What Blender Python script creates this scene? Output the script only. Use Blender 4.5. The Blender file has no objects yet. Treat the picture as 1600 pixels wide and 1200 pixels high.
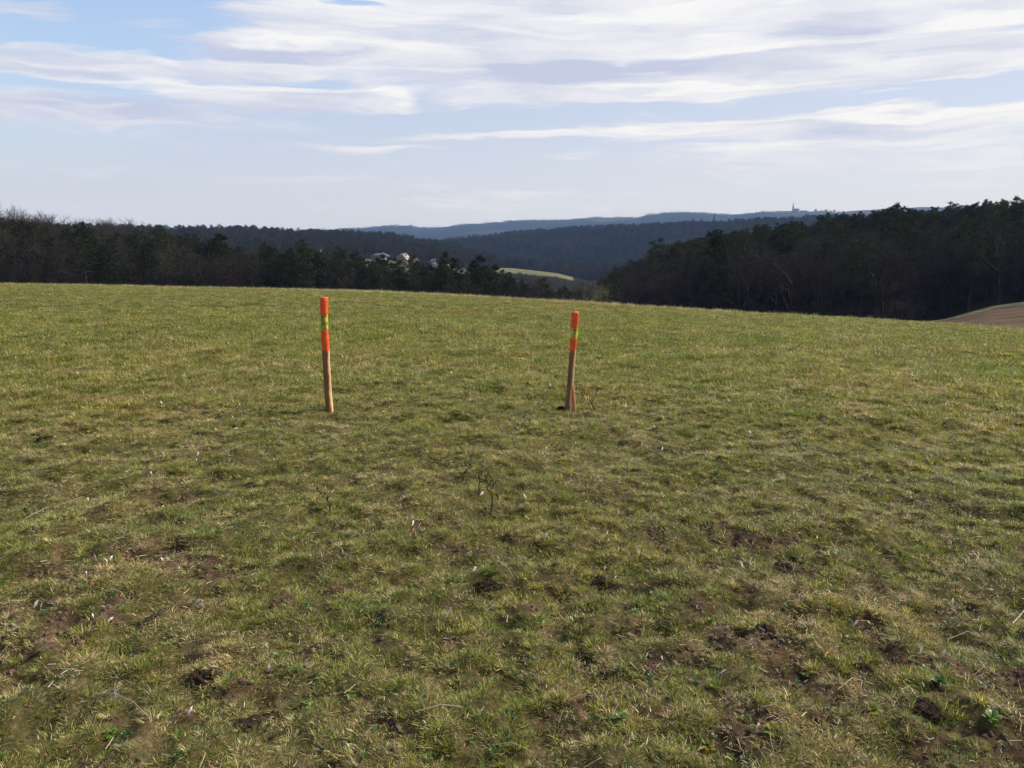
import bpy, math, random
import numpy as np
from mathutils import Vector, Matrix

R = math.radians
rnd = random.Random(7)
rng = np.random.default_rng(11)
scene = bpy.context.scene
COL = scene.collection

# ------------------------------------------------------------------ camera
F = 1240.0; EYE = 1.6; PITCH = math.atan(240.0 / F)
cam_d = bpy.data.cameras.new("camera"); cam = bpy.data.objects.new("camera", cam_d); COL.objects.link(cam)
cam.location = (0, 0, EYE); cam.rotation_euler = (math.pi / 2 - PITCH, 0, 0)
cam_d.lens = 36 * F / 1600; cam_d.sensor_width = 36; cam_d.clip_start = 0.1; cam_d.clip_end = 60000
scene.camera = cam

def pdir(px, py):
    a, b = (px - 800) / F, (600 - py) / F
    return (a, math.cos(PITCH) + b * math.sin(PITCH), -math.sin(PITCH) + b * math.cos(PITCH))
def paz(px, py=420):
    d = pdir(px, py); return math.atan2(d[0], d[1])
def pdep(px, py):
    d = pdir(px, py); return -d[2] / math.hypot(d[0], d[1])

# ------------------------------------------------------------------ noise
def _h(ix, iy, s):
    with np.errstate(over='ignore'):
        n = (ix.astype(np.int64) * 374761393 + iy.astype(np.int64) * 668265263 + s * 1442695041) & 0xffffffff
        n = ((n ^ (n >> 13)) * 1274126177) & 0xffffffff
        n = ((n ^ (n >> 16)) * 2246822519) & 0xffffffff
        n ^= n >> 15
    return (n & 0xffffff) / float(0xffffff)
def vnoise(x, y, s=0):
    x = np.asarray(x, float); y = np.asarray(y, float)
    ix = np.floor(x); iy = np.floor(y); fx = x - ix; fy = y - iy
    fx = fx * fx * (3 - 2 * fx); fy = fy * fy * (3 - 2 * fy)
    a = _h(ix, iy, s); b = _h(ix + 1, iy, s); c = _h(ix, iy + 1, s); d = _h(ix + 1, iy + 1, s)
    return (a + (b - a) * fx) + ((c + (d - c) * fx) - (a + (b - a) * fx)) * fy
def fbm(x, y, o=3, s=0):
    t = 0; w = 0.5; n = 0
    for i in range(o):
        t = t + w * vnoise(x * 2 ** i + 13.7 * i, y * 2 ** i + 5.1 * i, s + i); n += w; w *= .5
    return t / n

# ------------------------------------------------------------------ terrain
CREST = [(-400, 434), (0, 443), (200, 447), (400, 451), (600, 456), (700, 460), (800, 466), (900, 472), (1000, 479),
         (1200, 490), (1400, 500), (1600, 514), (2000, 532)]
caz = np.array([paz(a, b) for a, b in CREST]); ck = np.array([(pdep(a, b)) ** 2 / (4 * (EYE - .04)) for a, b in CREST])
STPX = [-600, 0, 240, 400, 600, 700, 800, 870, 920, 1040, 1200, 1400, 1475, 1550, 1600, 2100]
ST = {
 100: [455, 460, 470, 480, 497, 505, 515, 520, 515, 512, 515, 518, 524, 523, 523, 545],
 135: [462, 462, 482, 503, 528, 538, 534, 541, 545, 525, 520, 513, 505, 489, 486, 490],
 150: [449, 451, 476, 499, 524, 534, 532, 541, 543, 517, 510, 505, 498, 479, 474, 462],
 250: [404, 407, 430, 478, 503, 515, 520, 530, 505, 469, 438, 411, 404, 397, 393, 375],
 400: [420, 425, 436, 450, 462, 470, 478, 486, 480, 455, 425, 402, 397, 391, 387, 375],
 600: [400, 400, 402, 405, 412, 422, 426, 432, 443, 433, 415, 395, 392, 388, 385, 375],
 680: [390, 390, 392, 394, 404, 418, 420, 428, 440, 430, 412, 393, 390, 386, 383, 375],
 900: [370, 374, 376, 375, 384, 401, 428, 440, 440, 428, 405, 390, 385, 382, 380, 370],
 1500:[370, 376, 380, 384, 392, 385, 372, 369, 365, 359, 353, 346, 343, 341, 340, 340],
 2500:[385] * 16,
 5000:None,
 6000:[366] * 16,
 7200:[364] * 16}
FAR = [(-600, 362), (0, 362), (400, 362), (540, 359), (575, 357), (600, 354), (640, 353.5), (652, 357), (690, 356), (730, 351), (750, 350),
       (800, 347), (920, 342), (1000, 340), (1012, 336), (1050, 333), (1080, 332), (1125, 336), (1200, 333), (1233, 332), (1290, 329.5), (1310, 332),
       (1380, 326.5), (1430, 325), (1600, 325), (2100, 328)]
st_r = np.array(sorted(ST)); AZG = np.linspace(-math.pi, math.pi, 2001)
rows = []
for r in st_r:
    tab = FAR if ST[r] is None else list(zip(STPX, ST[r]))
    az = np.array([paz(a, b) for a, b in tab]); z = np.array([EYE - r * pdep(a, b) for a, b in tab])
    rows.append(np.interp(AZG, az, z))
rows = np.array(rows)
kg = np.interp(AZG, caz, ck)
for _ in range(30):
    kg[1:-1] = (kg[:-2] + 2 * kg[1:-1] + kg[2:]) / 4

def base_height(x, y):
    x = np.asarray(x, float); y = np.asarray(y, float)
    r = np.hypot(x, y); az = np.arctan2(x, y)
    k = np.interp(az, AZG, kg)
    rj = 1.3 * np.sqrt(1.6 / k); zf = -k * r * r
    zj = -k * rj * rj
    gi = (az + math.pi) / (2 * math.pi) * 2000; i0 = np.clip(np.floor(gi).astype(int), 0, 1999); t = gi - i0
    zc = [rows[j][i0] * (1 - t) + rows[j][i0 + 1] * t for j in range(len(st_r))]
    out = zf.copy()
    m = r > rj
    # first leg: leaves the crown of the field along its own slope, then eases to the first station
    u = np.clip((r - rj) / (st_r[0] - rj), 0, 1); s0 = -2 * k * rj * (st_r[0] - rj)
    s1 = (zc[1] - zc[0]) / (st_r[1] - st_r[0]) * (st_r[0] - rj) * .5
    h = (2 * u**3 - 3 * u**2 + 1) * zj + (u**3 - 2 * u**2 + u) * s0 + (-2 * u**3 + 3 * u**2) * zc[0] + (u**3 - u**2) * s1
    out = np.where(m, h, out)
    for j in range(len(st_r) - 1):
        mm = r > st_r[j]
        u = np.clip((r - st_r[j]) / (st_r[j + 1] - st_r[j]), 0, 1)
        us = u * u * (3 - 2 * u) if st_r[j] >= 400 else u
        out = np.where(mm, zc[j] * (1 - us) + zc[j + 1] * us, out)
    return out
def bare_mask(x, y):
    # 1 = bare, broken soil shows; 0 = closed sward
    r = np.hypot(x, y)
    n = fbm(x * 7.5, y * 7.5, 3, 5) * .78 + fbm(x * 1.1, y * 1.1, 2, 40) * .22
    lim = .632 + np.clip((r - 4) / 16, 0, .22)
    return np.clip((n - lim + .07) / .09, 0, 1)
def height(x, y):
    x = np.asarray(x, float); y = np.asarray(y, float)
    z = base_height(x, y); r = np.hypot(x, y)
    near = np.clip((70 - r) / 30, 0, 1); cl = np.clip((16 - r) / 8, 0, 1)
    b = .07 * (fbm(x * 1.6, y * 1.6, 2, 3) - .5) + .085 * (fbm(x * 5, y * 5, 3, 9) - .5)
    m = bare_mask(x, y)
    b = b + cl * .06 * (fbm(x * 10, y * 10, 2, 15) - .5)
    b = b + m * (.045 * (fbm(x * 14, y * 14, 3, 21) - .35) - .016) + .10 * (fbm(x * .22, y * .22, 2, 31) - .5) * np.clip(r / 12, 0, 1)
    z = z + b * near
    far = np.clip((r - 300) / 300, 0, 1)
    z = z + far * (fbm(x / 130, y / 130, 3, 77) - .5) * np.clip(r / 120, 0, 28) * .6
    return z
def hz(x, y): return float(height(np.array([x]), np.array([y]))[0])
def ground_at(px, py, rmax=70):
    d = np.array(pdir(px, py)); t = np.geomspace(1, rmax * 1.2, 6000)
    P = d[None] * t[:, None]; zz = height(P[:, 0], P[:, 1]); k = np.argmax(P[:, 2] + EYE < zz)
    return Vector((P[k, 0], P[k, 1], zz[k]))
def polar(px, r, py=420):
    a = paz(px, py); x, y = r * math.sin(a), r * math.cos(a); return x, y

# ------------------------------------------------------------------ object helpers
def mesh_np(name, V, Q, mats=(), col=None, smooth=False, tris=None):
    me = bpy.data.meshes.new(name)
    V = np.asarray(V, np.float32); faces = []
    nq = 0 if Q is None else len(Q); nt = 0 if tris is None else len(tris)
    loops = np.concatenate([np.asarray(Q, np.int32).ravel() if nq else np.zeros(0, np.int32),
                            np.asarray(tris, np.int32).ravel() if nt else np.zeros(0, np.int32)])
    ls = np.concatenate([np.arange(nq) * 4, nq * 4 + np.arange(nt) * 3]).astype(np.int32)
    me.vertices.add(len(V)); me.vertices.foreach_set("co", V.ravel())
    me.loops.add(len(loops)); me.loops.foreach_set("vertex_index", loops)
    me.polygons.add(nq + nt); me.polygons.foreach_set("loop_start", ls)
    if smooth: me.polygons.foreach_set("use_smooth", np.ones(nq + nt, bool))
    me.update(calc_edges=True)
    for m in mats: me.materials.append(m)
    if col is not None:
        a = me.color_attributes.new("bc", 'FLOAT_COLOR', 'POINT')
        c = np.ones((len(V), 4), np.float32); c[:, :3] = col; a.data.foreach_set("color", c.ravel())
    return me
def link(name, me, parent=None):
    o = bpy.data.objects.new(name, me); COL.objects.link(o)
    if parent is not None: o.parent = parent
    return o
def tag(o, label=None, cat=None, group=None, kind=None):
    if label: o["label"] = label
    if cat: o["category"] = cat
    if group: o["group"] = group
    if kind: o["kind"] = kind
    return o
def empty(name, loc, rz=0):
    o = bpy.data.objects.new(name, None); COL.objects.link(o); o.location = loc; o.rotation_euler = (0, 0, rz); o.empty_display_size = .3
    return o
class MB:
    def __init__(s): s.v = []; s.q = []; s.t = []; s.c = []
    def n(s): return len(s.v)
    def add(s, vs, qs=(), ts=(), c=(1, 1, 1)):
        b = len(s.v); s.v += [tuple(v) for v in vs]; s.c += [c] * len(vs)
        s.q += [tuple(b + i for i in q) for q in qs]; s.t += [tuple(b + i for i in t) for t in ts]
    def tube(s, pts, rad, n=6, cap=True, c=(1, 1, 1), wob=0):
        pts = [Vector(p) for p in pts]; vs = []
        for i, p in enumerate(pts):
            d = (pts[min(i + 1, len(pts) - 1)] - pts[max(i - 1, 0)]).normalized()
            a = d.cross(Vector((0, 1, 0)) if abs(d.y) < .9 else Vector((1, 0, 0))).normalized(); b = d.cross(a)
            for k in range(n):
                w = 2 * math.pi * k / n; rr = rad[i] * (1 + wob * (rnd.random() - .5))
                vs.append(p + (a * math.cos(w) + b * math.sin(w)) * rr)
        qs = [(i * n + k, i * n + (k + 1) % n, (i + 1) * n + (k + 1) % n, (i + 1) * n + k) for i in range(len(pts) - 1) for k in range(n)]
        ts = []
        if cap:
            vs.append(pts[-1]); m = len(vs) - 1; b = (len(pts) - 1) * n
            ts += [(b + k, b + (k + 1) % n, m) for k in range(n)]
        s.add(vs, qs, ts, c)
    def box(s, x0, x1, y0, y1, z0, z1, c=(1, 1, 1)):
        s.add([(x0, y0, z0), (x1, y0, z0), (x1, y1, z0), (x0, y1, z0), (x0, y0, z1), (x1, y0, z1), (x1, y1, z1), (x0, y1, z1)],
              [(0, 3, 2, 1), (4, 5, 6, 7), (0, 1, 5, 4), (1, 2, 6, 5), (2, 3, 7, 6), (3, 0, 4, 7)], (), c)
    def me(s, name, mats, smooth=False):
        return mesh_np(name, s.v, s.q or None, mats, np.array(s.c, np.float32), smooth, s.t or None)

# ------------------------------------------------------------------ materials
def mat(name):
    m = bpy.data.materials.new(name); m.use_nodes = True; nt = m.node_tree; nt.nodes.clear()
    out = nt.nodes.new('ShaderNodeOutputMaterial'); return m, nt, out
def N(nt, t, **kw):
    n = nt.nodes.new(t)
    for k, v in kw.items():
        if k.startswith('i_'):
            key = k[2:]; n.inputs[int(key) if key.isdigit() else key].default_value = v
        else: setattr(n, k, v)
    return n
def L(nt, a, b): nt.links.new(a, b)
def ramp(nt, fac, stops):
    n = nt.nodes.new('ShaderNodeValToRGB'); cr = n.color_ramp
    while len(cr.elements) < len(stops): cr.elements.new(.5)
    for e, (p, c) in zip(cr.elements, stops): e.position = p; e.color = (*c, 1) if len(c) == 3 else c
    L(nt, fac, n.inputs[0]); return n.outputs[0]
def mix(nt, fac, a, b, blend='MIX'):
    n = nt.nodes.new('ShaderNodeMix'); n.data_type = 'RGBA'; n.blend_type = blend
    for s, v in ((n.inputs[0], fac), (n.inputs[6], a), (n.inputs[7], b)):
        if isinstance(v, bpy.types.NodeSocket): L(nt, v, s)
        else: s.default_value = v if isinstance(v, (int, float)) else (*v, 1)
    return n.outputs[2]
def noise(nt, vec, scale, detail=3, rough=.5):
    n = N(nt, 'ShaderNodeTexNoise'); n.inputs['Scale'].default_value = scale; n.inputs['Detail'].default_value = detail
    n.inputs['Roughness'].default_value = rough
    if vec is not None: L(nt, vec, n.inputs['Vector'])
    return n.outputs['Fac']
def mth(nt, op, a, b=None, c=None, clamp=False):
    n = nt.nodes.new('ShaderNodeMath'); n.operation = op; n.use_clamp = clamp
    for i, v in enumerate((a, b, c)):
        if v is None: continue
        if isinstance(v, bpy.types.NodeSocket): L(nt, v, n.inputs[i])
        else: n.inputs[i].default_value = v
    return n.outputs[0]

def mat_blade(name, transl=.35, rough=.42, patch=True, spec=.5):
    m, nt, out = mat(name)
    at = N(nt, 'ShaderNodeAttribute', attribute_name='bc'); c = at.outputs['Color']
    if patch:
        pos = N(nt, 'ShaderNodeNewGeometry').outputs['Position']
        n1 = noise(nt, pos, .35, 3); n2 = noise(nt, pos, 2.3, 2)
        t1 = ramp(nt, n1, [(.32, (.92, 1.0, .85)), (.5, (1, .99, .98)), (.68, (1.12, 1.02, .98))])
        t2 = ramp(nt, n2, [(.3, (.78, .86, .72)), (.7, (1.2, 1.12, 1.15))])
        c = mix(nt, 1, c, t1, 'MULTIPLY'); c = mix(nt, 1, c, t2, 'MULTIPLY')
        oi = N(nt, 'ShaderNodeObjectInfo').outputs['Random']
        c = mix(nt, 1, c, ramp(nt, oi, [(0, (.62, .64, .6)), (1, (1.5, 1.46, 1.42))]), 'MULTIPLY')
    p = N(nt, 'ShaderNodeBsdfPrincipled'); L(nt, c, p.inputs['Base Color']); p.inputs['Roughness'].default_value = rough
    p.inputs['Specular IOR Level'].default_value = spec
    tr = N(nt, 'ShaderNodeBsdfTranslucent'); L(nt, c, tr.inputs['Color'])
    ms = N(nt, 'ShaderNodeMixShader'); ms.inputs[0].default_value = transl
    L(nt, p.outputs[0], ms.inputs[1]); L(nt, tr.outputs[0], ms.inputs[2]); L(nt, ms.outputs[0], out.inputs['Surface']); return m
M_GRASS = mat_blade('grass_blades', .45, .40, spec=.28)
M_STRAW = mat_blade('straw', .15, .5, False, .3)
M_LEAF = mat_blade('weed_leaves', .4, .4, False)
def mat_foliage(name, a, b, transl=.12, rough=.7):
    m, nt, out = mat(name)
    oi = N(nt, 'ShaderNodeObjectInfo').outputs['Random']; pos = N(nt, 'ShaderNodeNewGeometry').outputs['Position']
    f = mth(nt, 'ADD', mth(nt, 'MULTIPLY', oi, .6), mth(nt, 'MULTIPLY', noise(nt, pos, .5, 2), .5))
    c = ramp(nt, f, [(.2, a), (.85, b)])
    p = N(nt, 'ShaderNodeBsdfPrincipled'); L(nt, c, p.inputs['Base Color']); p.inputs['Roughness'].default_value = rough
    p.inputs['Specular IOR Level'].default_value = .03
    tr = N(nt, 'ShaderNodeBsdfTranslucent'); L(nt, c, tr.inputs['Color'])
    ms = N(nt, 'ShaderNodeMixShader'); ms.inputs[0].default_value = transl
    L(nt, p.outputs[0], ms.inputs[1]); L(nt, tr.outputs[0], ms.inputs[2]); L(nt, ms.outputs[0], out.inputs['Surface']); return m
M_NEEDLE = mat_foliage('pine_needles', (.020, .027, .012), (.050, .055, .022), .25, 1.0)
M_TWIG = mat_foliage('bare_twigs', (.034, .026, .022), (.075, .056, .044), 0, .85)
M_BUD = mat_foliage('budding_twigs', (.16, .16, .06), (.26, .25, .10), .2)
def mat_noise(name, stops, scale=5, bump=0.0, rough=.85, detail=5, coord='obj', bscale=None, spec=.3):
    m, nt, out = mat(name)
    v = N(nt, 'ShaderNodeTexCoord').outputs['Object'] if coord == 'obj' else N(nt, 'ShaderNodeNewGeometry').outputs['Position']
    if coord == 'furrow':
        mp = N(nt, 'ShaderNodeMapping'); mp.inputs['Rotation'].default_value = (0, 0, .5); mp.inputs['Scale'].default_value = (.12, 1.6, .5); L(nt, v, mp.inputs[0]); v = mp.outputs[0]
    f = noise(nt, v, scale, detail, .6); c = ramp(nt, f, stops)
    p = N(nt, 'ShaderNodeBsdfPrincipled'); L(nt, c, p.inputs['Base Color']); p.inputs['Roughness'].default_value = rough
    p.inputs['Specular IOR Level'].default_value = spec
    if bump:
        b = N(nt, 'ShaderNodeBump'); b.inputs['Strength'].default_value = bump; b.inputs['Distance'].default_value = .02
        L(nt, noise(nt, v, bscale or scale * 4, 4), b.inputs['Height']); L(nt, b.outputs[0], p.inputs['Normal'])
    L(nt, p.outputs[0], out.inputs['Surface']); return m
M_BARK = mat_noise('bark', [(.3, (.022, .017, .013)), (.7, (.058, .044, .034))], 3, spec=.1)
M_CLOD = mat_noise('dark_soil', [(.3, (.020, .014, .009)), (.7, (.080, .052, .032))], 40, .9, spec=.05)
M_WALL = mat_noise('cream_render', [(.3, (.15, .14, .12)), (.7, (.20, .185, .155))], .6)
M_WALL2 = mat_noise('beige_render', [(.3, (.20, .155, .11)), (.7, (.26, .20, .14))], .6)
M_WALLW = mat_noise('white_render', [(.3, (.17, .165, .15)), (.7, (.23, .22, .20))], .6)
M_ROOFG = mat_noise('grey_roof', [(.3, (.075, .085, .10)), (.7, (.11, .12, .14))], 2, rough=.8)
M_ROOFL = mat_noise('pale_roof', [(.3, (.38, .35, .29)), (.7, (.46, .43, .36))], 2, rough=.5)
M_ROOFR = mat_noise('red_roof', [(.3, (.10, .055, .04)), (.7, (.15, .085, .06))], 2)
M_GLASS = mat_noise('window_glass', [(.3, (.03, .035, .045)), (.7, (.05, .055, .065))], 2, rough=.1, spec=.6)
M_COPPER = mat_noise('green_copper', [(.3, (.10, .16, .14)), (.7, (.14, .2, .18))], .3)
M_PLOUGH = mat_noise('ploughed_soil', [(.36, (.065, .043, .028)), (.62, (.16, .112, .075))], 1.0, 1.0, rough=1, spec=.0, coord='furrow', bscale=3)
M_VERGE = mat_noise('dry_verge', [(.3, (.22, .19, .08)), (.7, (.36, .31, .15))], .8, .5, spec=.0, coord='w', bscale=3)
M_TRACK = mat_noise('pale_track', [(.3, (.17, .145, .115)), (.7, (.25, .215, .175))], .8, .3, spec=.0, coord='w')

def mat_field():
    m, nt, out = mat('field_soil')
    at = N(nt, 'ShaderNodeAttribute', attribute_name='bc').outputs['Color']
    sep = N(nt, 'ShaderNodeSeparateColor'); L(nt, at, sep.inputs[0])
    pos = N(nt, 'ShaderNodeNewGeometry').outputs['Position']
    n1 = noise(nt, pos, 9, 6, .65); n2 = noise(nt, pos, 45, 4, .7); n3 = noise(nt, pos, 1.1, 3)
    soil = ramp(nt, n1, [(.3, (.024, .016, .009)), (.5, (.068, .045, .025)), (.7, (.17, .115, .068))])
    soil = mix(nt, 1, soil, ramp(nt, n2, [(.3, (.6, .6, .6)), (.7, (1.35, 1.3, 1.25))]), 'MULTIPLY')
    moss = ramp(nt, n2, [(.3, (.035, .040, .012)), (.55, (.10, .095, .03)), (.7, (.24, .20, .09))])
    moss = mix(nt, 1, moss, ramp(nt, n3, [(.3, (.8, .9, .8)), (.7, (1.2, 1.1, 1))]), 'MULTIPLY')
    c = mix(nt, sep.outputs[0], moss, soil)
    p = N(nt, 'ShaderNodeBsdfPrincipled'); L(nt, c, p.inputs['Base Color']); p.inputs['Roughness'].default_value = 1
    p.inputs['Specular IOR Level'].default_value = .03
    b = N(nt, 'ShaderNodeBump'); b.inputs['Strength'].default_value = .8; b.inputs['Distance'].default_value = .012
    L(nt, n2, b.inputs['Height']); L(nt, b.outputs[0], p.inputs['Normal'])
    L(nt, p.outputs[0], out.inputs['Surface']); return m
def mat_hills():
    m, nt, out = mat('wooded_ground')
    at = N(nt, 'ShaderNodeAttribute', attribute_name='bc').outputs['Color']
    pos = N(nt, 'ShaderNodeNewGeometry').outputs['Position']
    c = mix(nt, 1, at, ramp(nt, noise(nt, pos, .03, 8, .7), [(.3, (.6, .6, .6)), (.7, (1.35, 1.35, 1.3))]), 'MULTIPLY')
    p = N(nt, 'ShaderNodeBsdfPrincipled'); L(nt, c, p.inputs['Base Color']); p.inputs['Roughness'].default_value = 1
    p.inputs['Specular IOR Level'].default_value = .0
    L(nt, p.outputs[0], out.inputs['Surface']); return m

# ------------------------------------------------------------------ ground sheets
SPLIT = 72.0
def grid_sheet(name, azs, rs, m, colfn, closed=True):
    A, Rr = np.meshgrid(azs, rs); X = Rr * np.sin(A); Y = Rr * np.cos(A); Z = height(X.ravel(), Y.ravel()).reshape(X.shape)
    V = np.stack([X, Y, Z], -1).reshape(-1, 3); na = len(azs); nr = len(rs)
    i, j = np.meshgrid(np.arange(na if closed else na - 1), np.arange(nr - 1)); i2 = (i + 1) % na
    Q = np.stack([j * na + i, (j + 1) * na + i, (j + 1) * na + i2, j * na + i2], -1).reshape(-1, 4)[:, ::-1]
    me = mesh_np(name, V, Q, [m], colfn(V[:, 0], V[:, 1]), True)
    return link(name, me)
azs = np.concatenate([np.linspace(R(-48), R(48), 660), np.linspace(R(50), R(310), 53)[:-0 or None]])
rs1 = np.concatenate([[.02, .2, .35], np.geomspace(.5, 1.4, 14)[:-1], np.geomspace(1.4, SPLIT, 520)])
rs2 = np.concatenate([np.geomspace(SPLIT, 400, 60), np.geomspace(400, 7200, 100)[1:]])
def c_field(x, y):
    b = bare_mask(x, y); r = np.hypot(x, y)
    c = np.zeros((len(x), 3), np.float32); c[:, 0] = np.clip(b + .65 - r / 20 * .65, 0, 1); return c
fld = grid_sheet('field', azs, rs1, mat_field(), c_field); tag(fld, kind='structure')
# forest zones, shared by the ground colour and the tree scatter ------------------
AZ = lambda px: paz(px, 420)
def zone_col(x, y):
    r = np.hypot(x, y); az = np.arctan2(x, y)
    c = np.zeros((len(x), 3), np.float32); c[:] = (.022, .020, .013)
    c[r < 105] = (.12, .12, .045)
    mead = (r > 585) & (r < 760) & (az > AZ(775)) & (az < AZ(897)) & (fbm(x / 9, y / 9, 3, 4) + (r - 585) / 60 > .62); c[mead] = (.15, .145, .075)
    vil = (r > 520) & (r < 640) & (az > AZ(560)) & (az <= AZ(745)); c[vil] = (.10, .11, .05)
    f = (r > 3000); n = fbm(x / 500, y / 260, 3, 91)
    c[f] = (.018, .022, .018); c[f & (n > .62)] = (.06, .06, .04)
    tn = (r > 4000) & (az > AZ(1255)) & (az < AZ(1440)); c[tn] = (.05, .055, .045)
    return c
hil = grid_sheet('hills', azs, rs2, mat_hills(), zone_col); tag(hil, kind='structure')
def strip(name, pts, m, dz, nsub=24, mcross=6):
    """quad sheet laid on the terrain; pts: list of (px, r_near, r_far)"""
    px = np.array([p[0] for p in pts], float); r0 = np.array([p[1] for p in pts], float); r1 = np.array([p[2] for p in pts], float)
    P = np.linspace(px[0], px[-1], nsub); A = np.interp(P, px, r0); B = np.interp(P, px, r1); az = np.array([paz(p, 480) for p in P])
    T = np.linspace(0, 1, mcross)[:, None]; RR = A[None] * (1 - T) + B[None] * T
    X = RR * np.sin(az)[None]; Y = RR * np.cos(az)[None]; Z = height(X.ravel(), Y.ravel()).reshape(X.shape) + dz
    V = np.stack([X, Y, Z], -1).reshape(-1, 3); i, j = np.meshgrid(np.arange(nsub - 1), np.arange(mcross - 1))
    Q = np.stack([j * nsub + i, j * nsub + i + 1, (j + 1) * nsub + i + 1, (j + 1) * nsub + i], -1).reshape(-1, 4)
    o = link(name, mesh_np(name, V, Q, [m], None, True)); tag(o, kind='structure'); return o
strip('ploughed_field', [(1462, 134, 135), (1500, 118, 137), (1550, 90, 140), (1600, 84, 142), (1900, 80, 146), (2100, 80, 148)], M_PLOUGH, .30, 60, 40)
strip('dirt_track', [(1455, 135.2, 136), (1500, 137.2, 139), (1550, 140.2, 142.5), (1600, 142.2, 145.2), (2100, 148.2, 151)], M_TRACK, .30, 60, 4)
strip('grass_verge', [(1445, 136.2, 138.5), (1500, 139.1, 144), (1600, 145.3, 149.5), (2100, 151.1, 156)], M_VERGE, .30, 60, 6)

# ------------------------------------------------------------------ geometry-nodes scatter (for "stuff" only)
def scatter(name, protos, P, rot, scl, idx, label, cat):
    coll = bpy.data.collections.new(name + "_kinds")
    for i, pm in enumerate(protos):
        o = bpy.data.objects.new(f"{name}_kind_{i:02d}", pm); coll.objects.link(o)
    me = bpy.data.meshes.new(name); me.vertices.add(len(P)); me.vertices.foreach_set("co", np.asarray(P, np.float32).ravel())
    a = me.attributes.new("rot", 'FLOAT_VECTOR', 'POINT'); a.data.foreach_set("vector", np.asarray(rot, np.float32).ravel())
    a = me.attributes.new("scl", 'FLOAT_VECTOR', 'POINT'); a.data.foreach_set("vector", np.asarray(scl, np.float32).ravel())
    a = me.attributes.new("idx", 'INT', 'POINT'); a.data.foreach_set("value", np.asarray(idx, np.int32))
    o = link(name, me); tag(o, label, cat, kind='stuff')
    g = bpy.data.node_groups.new(name + "_nodes", 'GeometryNodeTree')
    g.interface.new_socket("Geometry", in_out='INPUT', socket_type='NodeSocketGeometry')
    g.interface.new_socket("Geometry", in_out='OUTPUT', socket_type='NodeSocketGeometry')
    gi = g.nodes.new('NodeGroupInput'); go = g.nodes.new('NodeGroupOutput')
    ci = g.nodes.new('GeometryNodeCollectionInfo'); ci.inputs['Collection'].default_value = coll
    ci.inputs['Separate Children'].default_value = True; ci.inputs['Reset Children'].default_value = True
    ip = g.nodes.new('GeometryNodeInstanceOnPoints'); ip.inputs['Pick Instance'].default_value = True
    def na(n, t):
        x = g.nodes.new('GeometryNodeInputNamedAttribute'); x.data_type = t; x.inputs['Name'].default_value = n; return x.outputs['Attribute']
    er = g.nodes.new('FunctionNodeEulerToRotation')
    g.links.new(na("rot", 'FLOAT_VECTOR'), er.inputs[0]); g.links.new(er.outputs[0], ip.inputs['Rotation'])
    g.links.new(na("scl", 'FLOAT_VECTOR'), ip.inputs['Scale']); g.links.new(na("idx", 'INT'), ip.inputs['Instance Index'])
    g.links.new(gi.outputs[0], ip.inputs['Points']); g.links.new(ci.outputs[0], ip.inputs['Instance']); g.links.new(ip.outputs[0], go.inputs[0])
    md = o.modifiers.new("scatter", 'NODES'); md.node_group = g
    return o

# ------------------------------------------------------------------ grass
PAL = {'g': [(.185, .24, .028), (.135, .19, .022), (.235, .275, .038), (.065, .11, .016), (.28, .30, .05)],
       'y': [(.33, .32, .06), (.38, .35, .09), (.27, .28, .045)],
       'd': [(.56, .44, .22), (.68, .56, .31), (.37, .26, .12), (.21, .135, .06)],
       'w': [(.70, .63, .48), (.74, .69, .55)]}
def blade(mb, x, y, z, h, w, az, lean, curl, c, seg=3):
    d = Vector((math.cos(az), math.sin(az), 0)); s = Vector((-d.y, d.x, 0)).normalized()
    tw = rnd.uniform(-.9, .9); s = (s * math.cos(tw) + d * math.sin(tw)).normalized()
    vs = []; p = Vector((x, y, z)); a = lean
    for i in range(seg + 1):
        t = i / seg; ww = w * (1 - t ** 1.6) * .5 + (w * .02)
        if i == seg: vs.append(p.copy())
        else: vs += [p - s * ww, p + s * ww]
        p = p + (d * math.sin(a) + Vector((0, 0, 1)) * math.cos(a)) * (h / seg); a += curl / seg
        if p.z < .002: p.z = .002
    qs = [(2 * i, 2 * i + 1, 2 * i + 3, 2 * i + 2) for i in range(seg - 1)]; ts = [(2 * seg - 2, 2 * seg - 1, 2 * seg)]
    mb.add(vs, qs, ts, c)
def tuft(name, n, rad, h0, h1, w0, w1, mixk, lean=(.0, .9), seg=3):
    mb = MB()
    for _ in range(n):
        a = rnd.uniform(0, 6.28); q = rad * rnd.random() ** .7; k = rnd.choices(list(mixk), list(mixk.values()))[0]
        c = rnd.choice(PAL[k]); f = rnd.uniform(.65, 1.4); c = tuple(v * f for v in c)
        ln = rnd.uniform(*lean) * (1.25 if k in 'dw' else 1)
        blade(mb, q * math.cos(a), q * math.sin(a), -.004, rnd.uniform(h0, h1), rnd.uniform(w0, w1), a + rnd.uniform(-1.2, 1.2), ln, rnd.uniform(.1, 1.3), c, seg)
    return mb.me(name, [M_GRASS])
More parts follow.
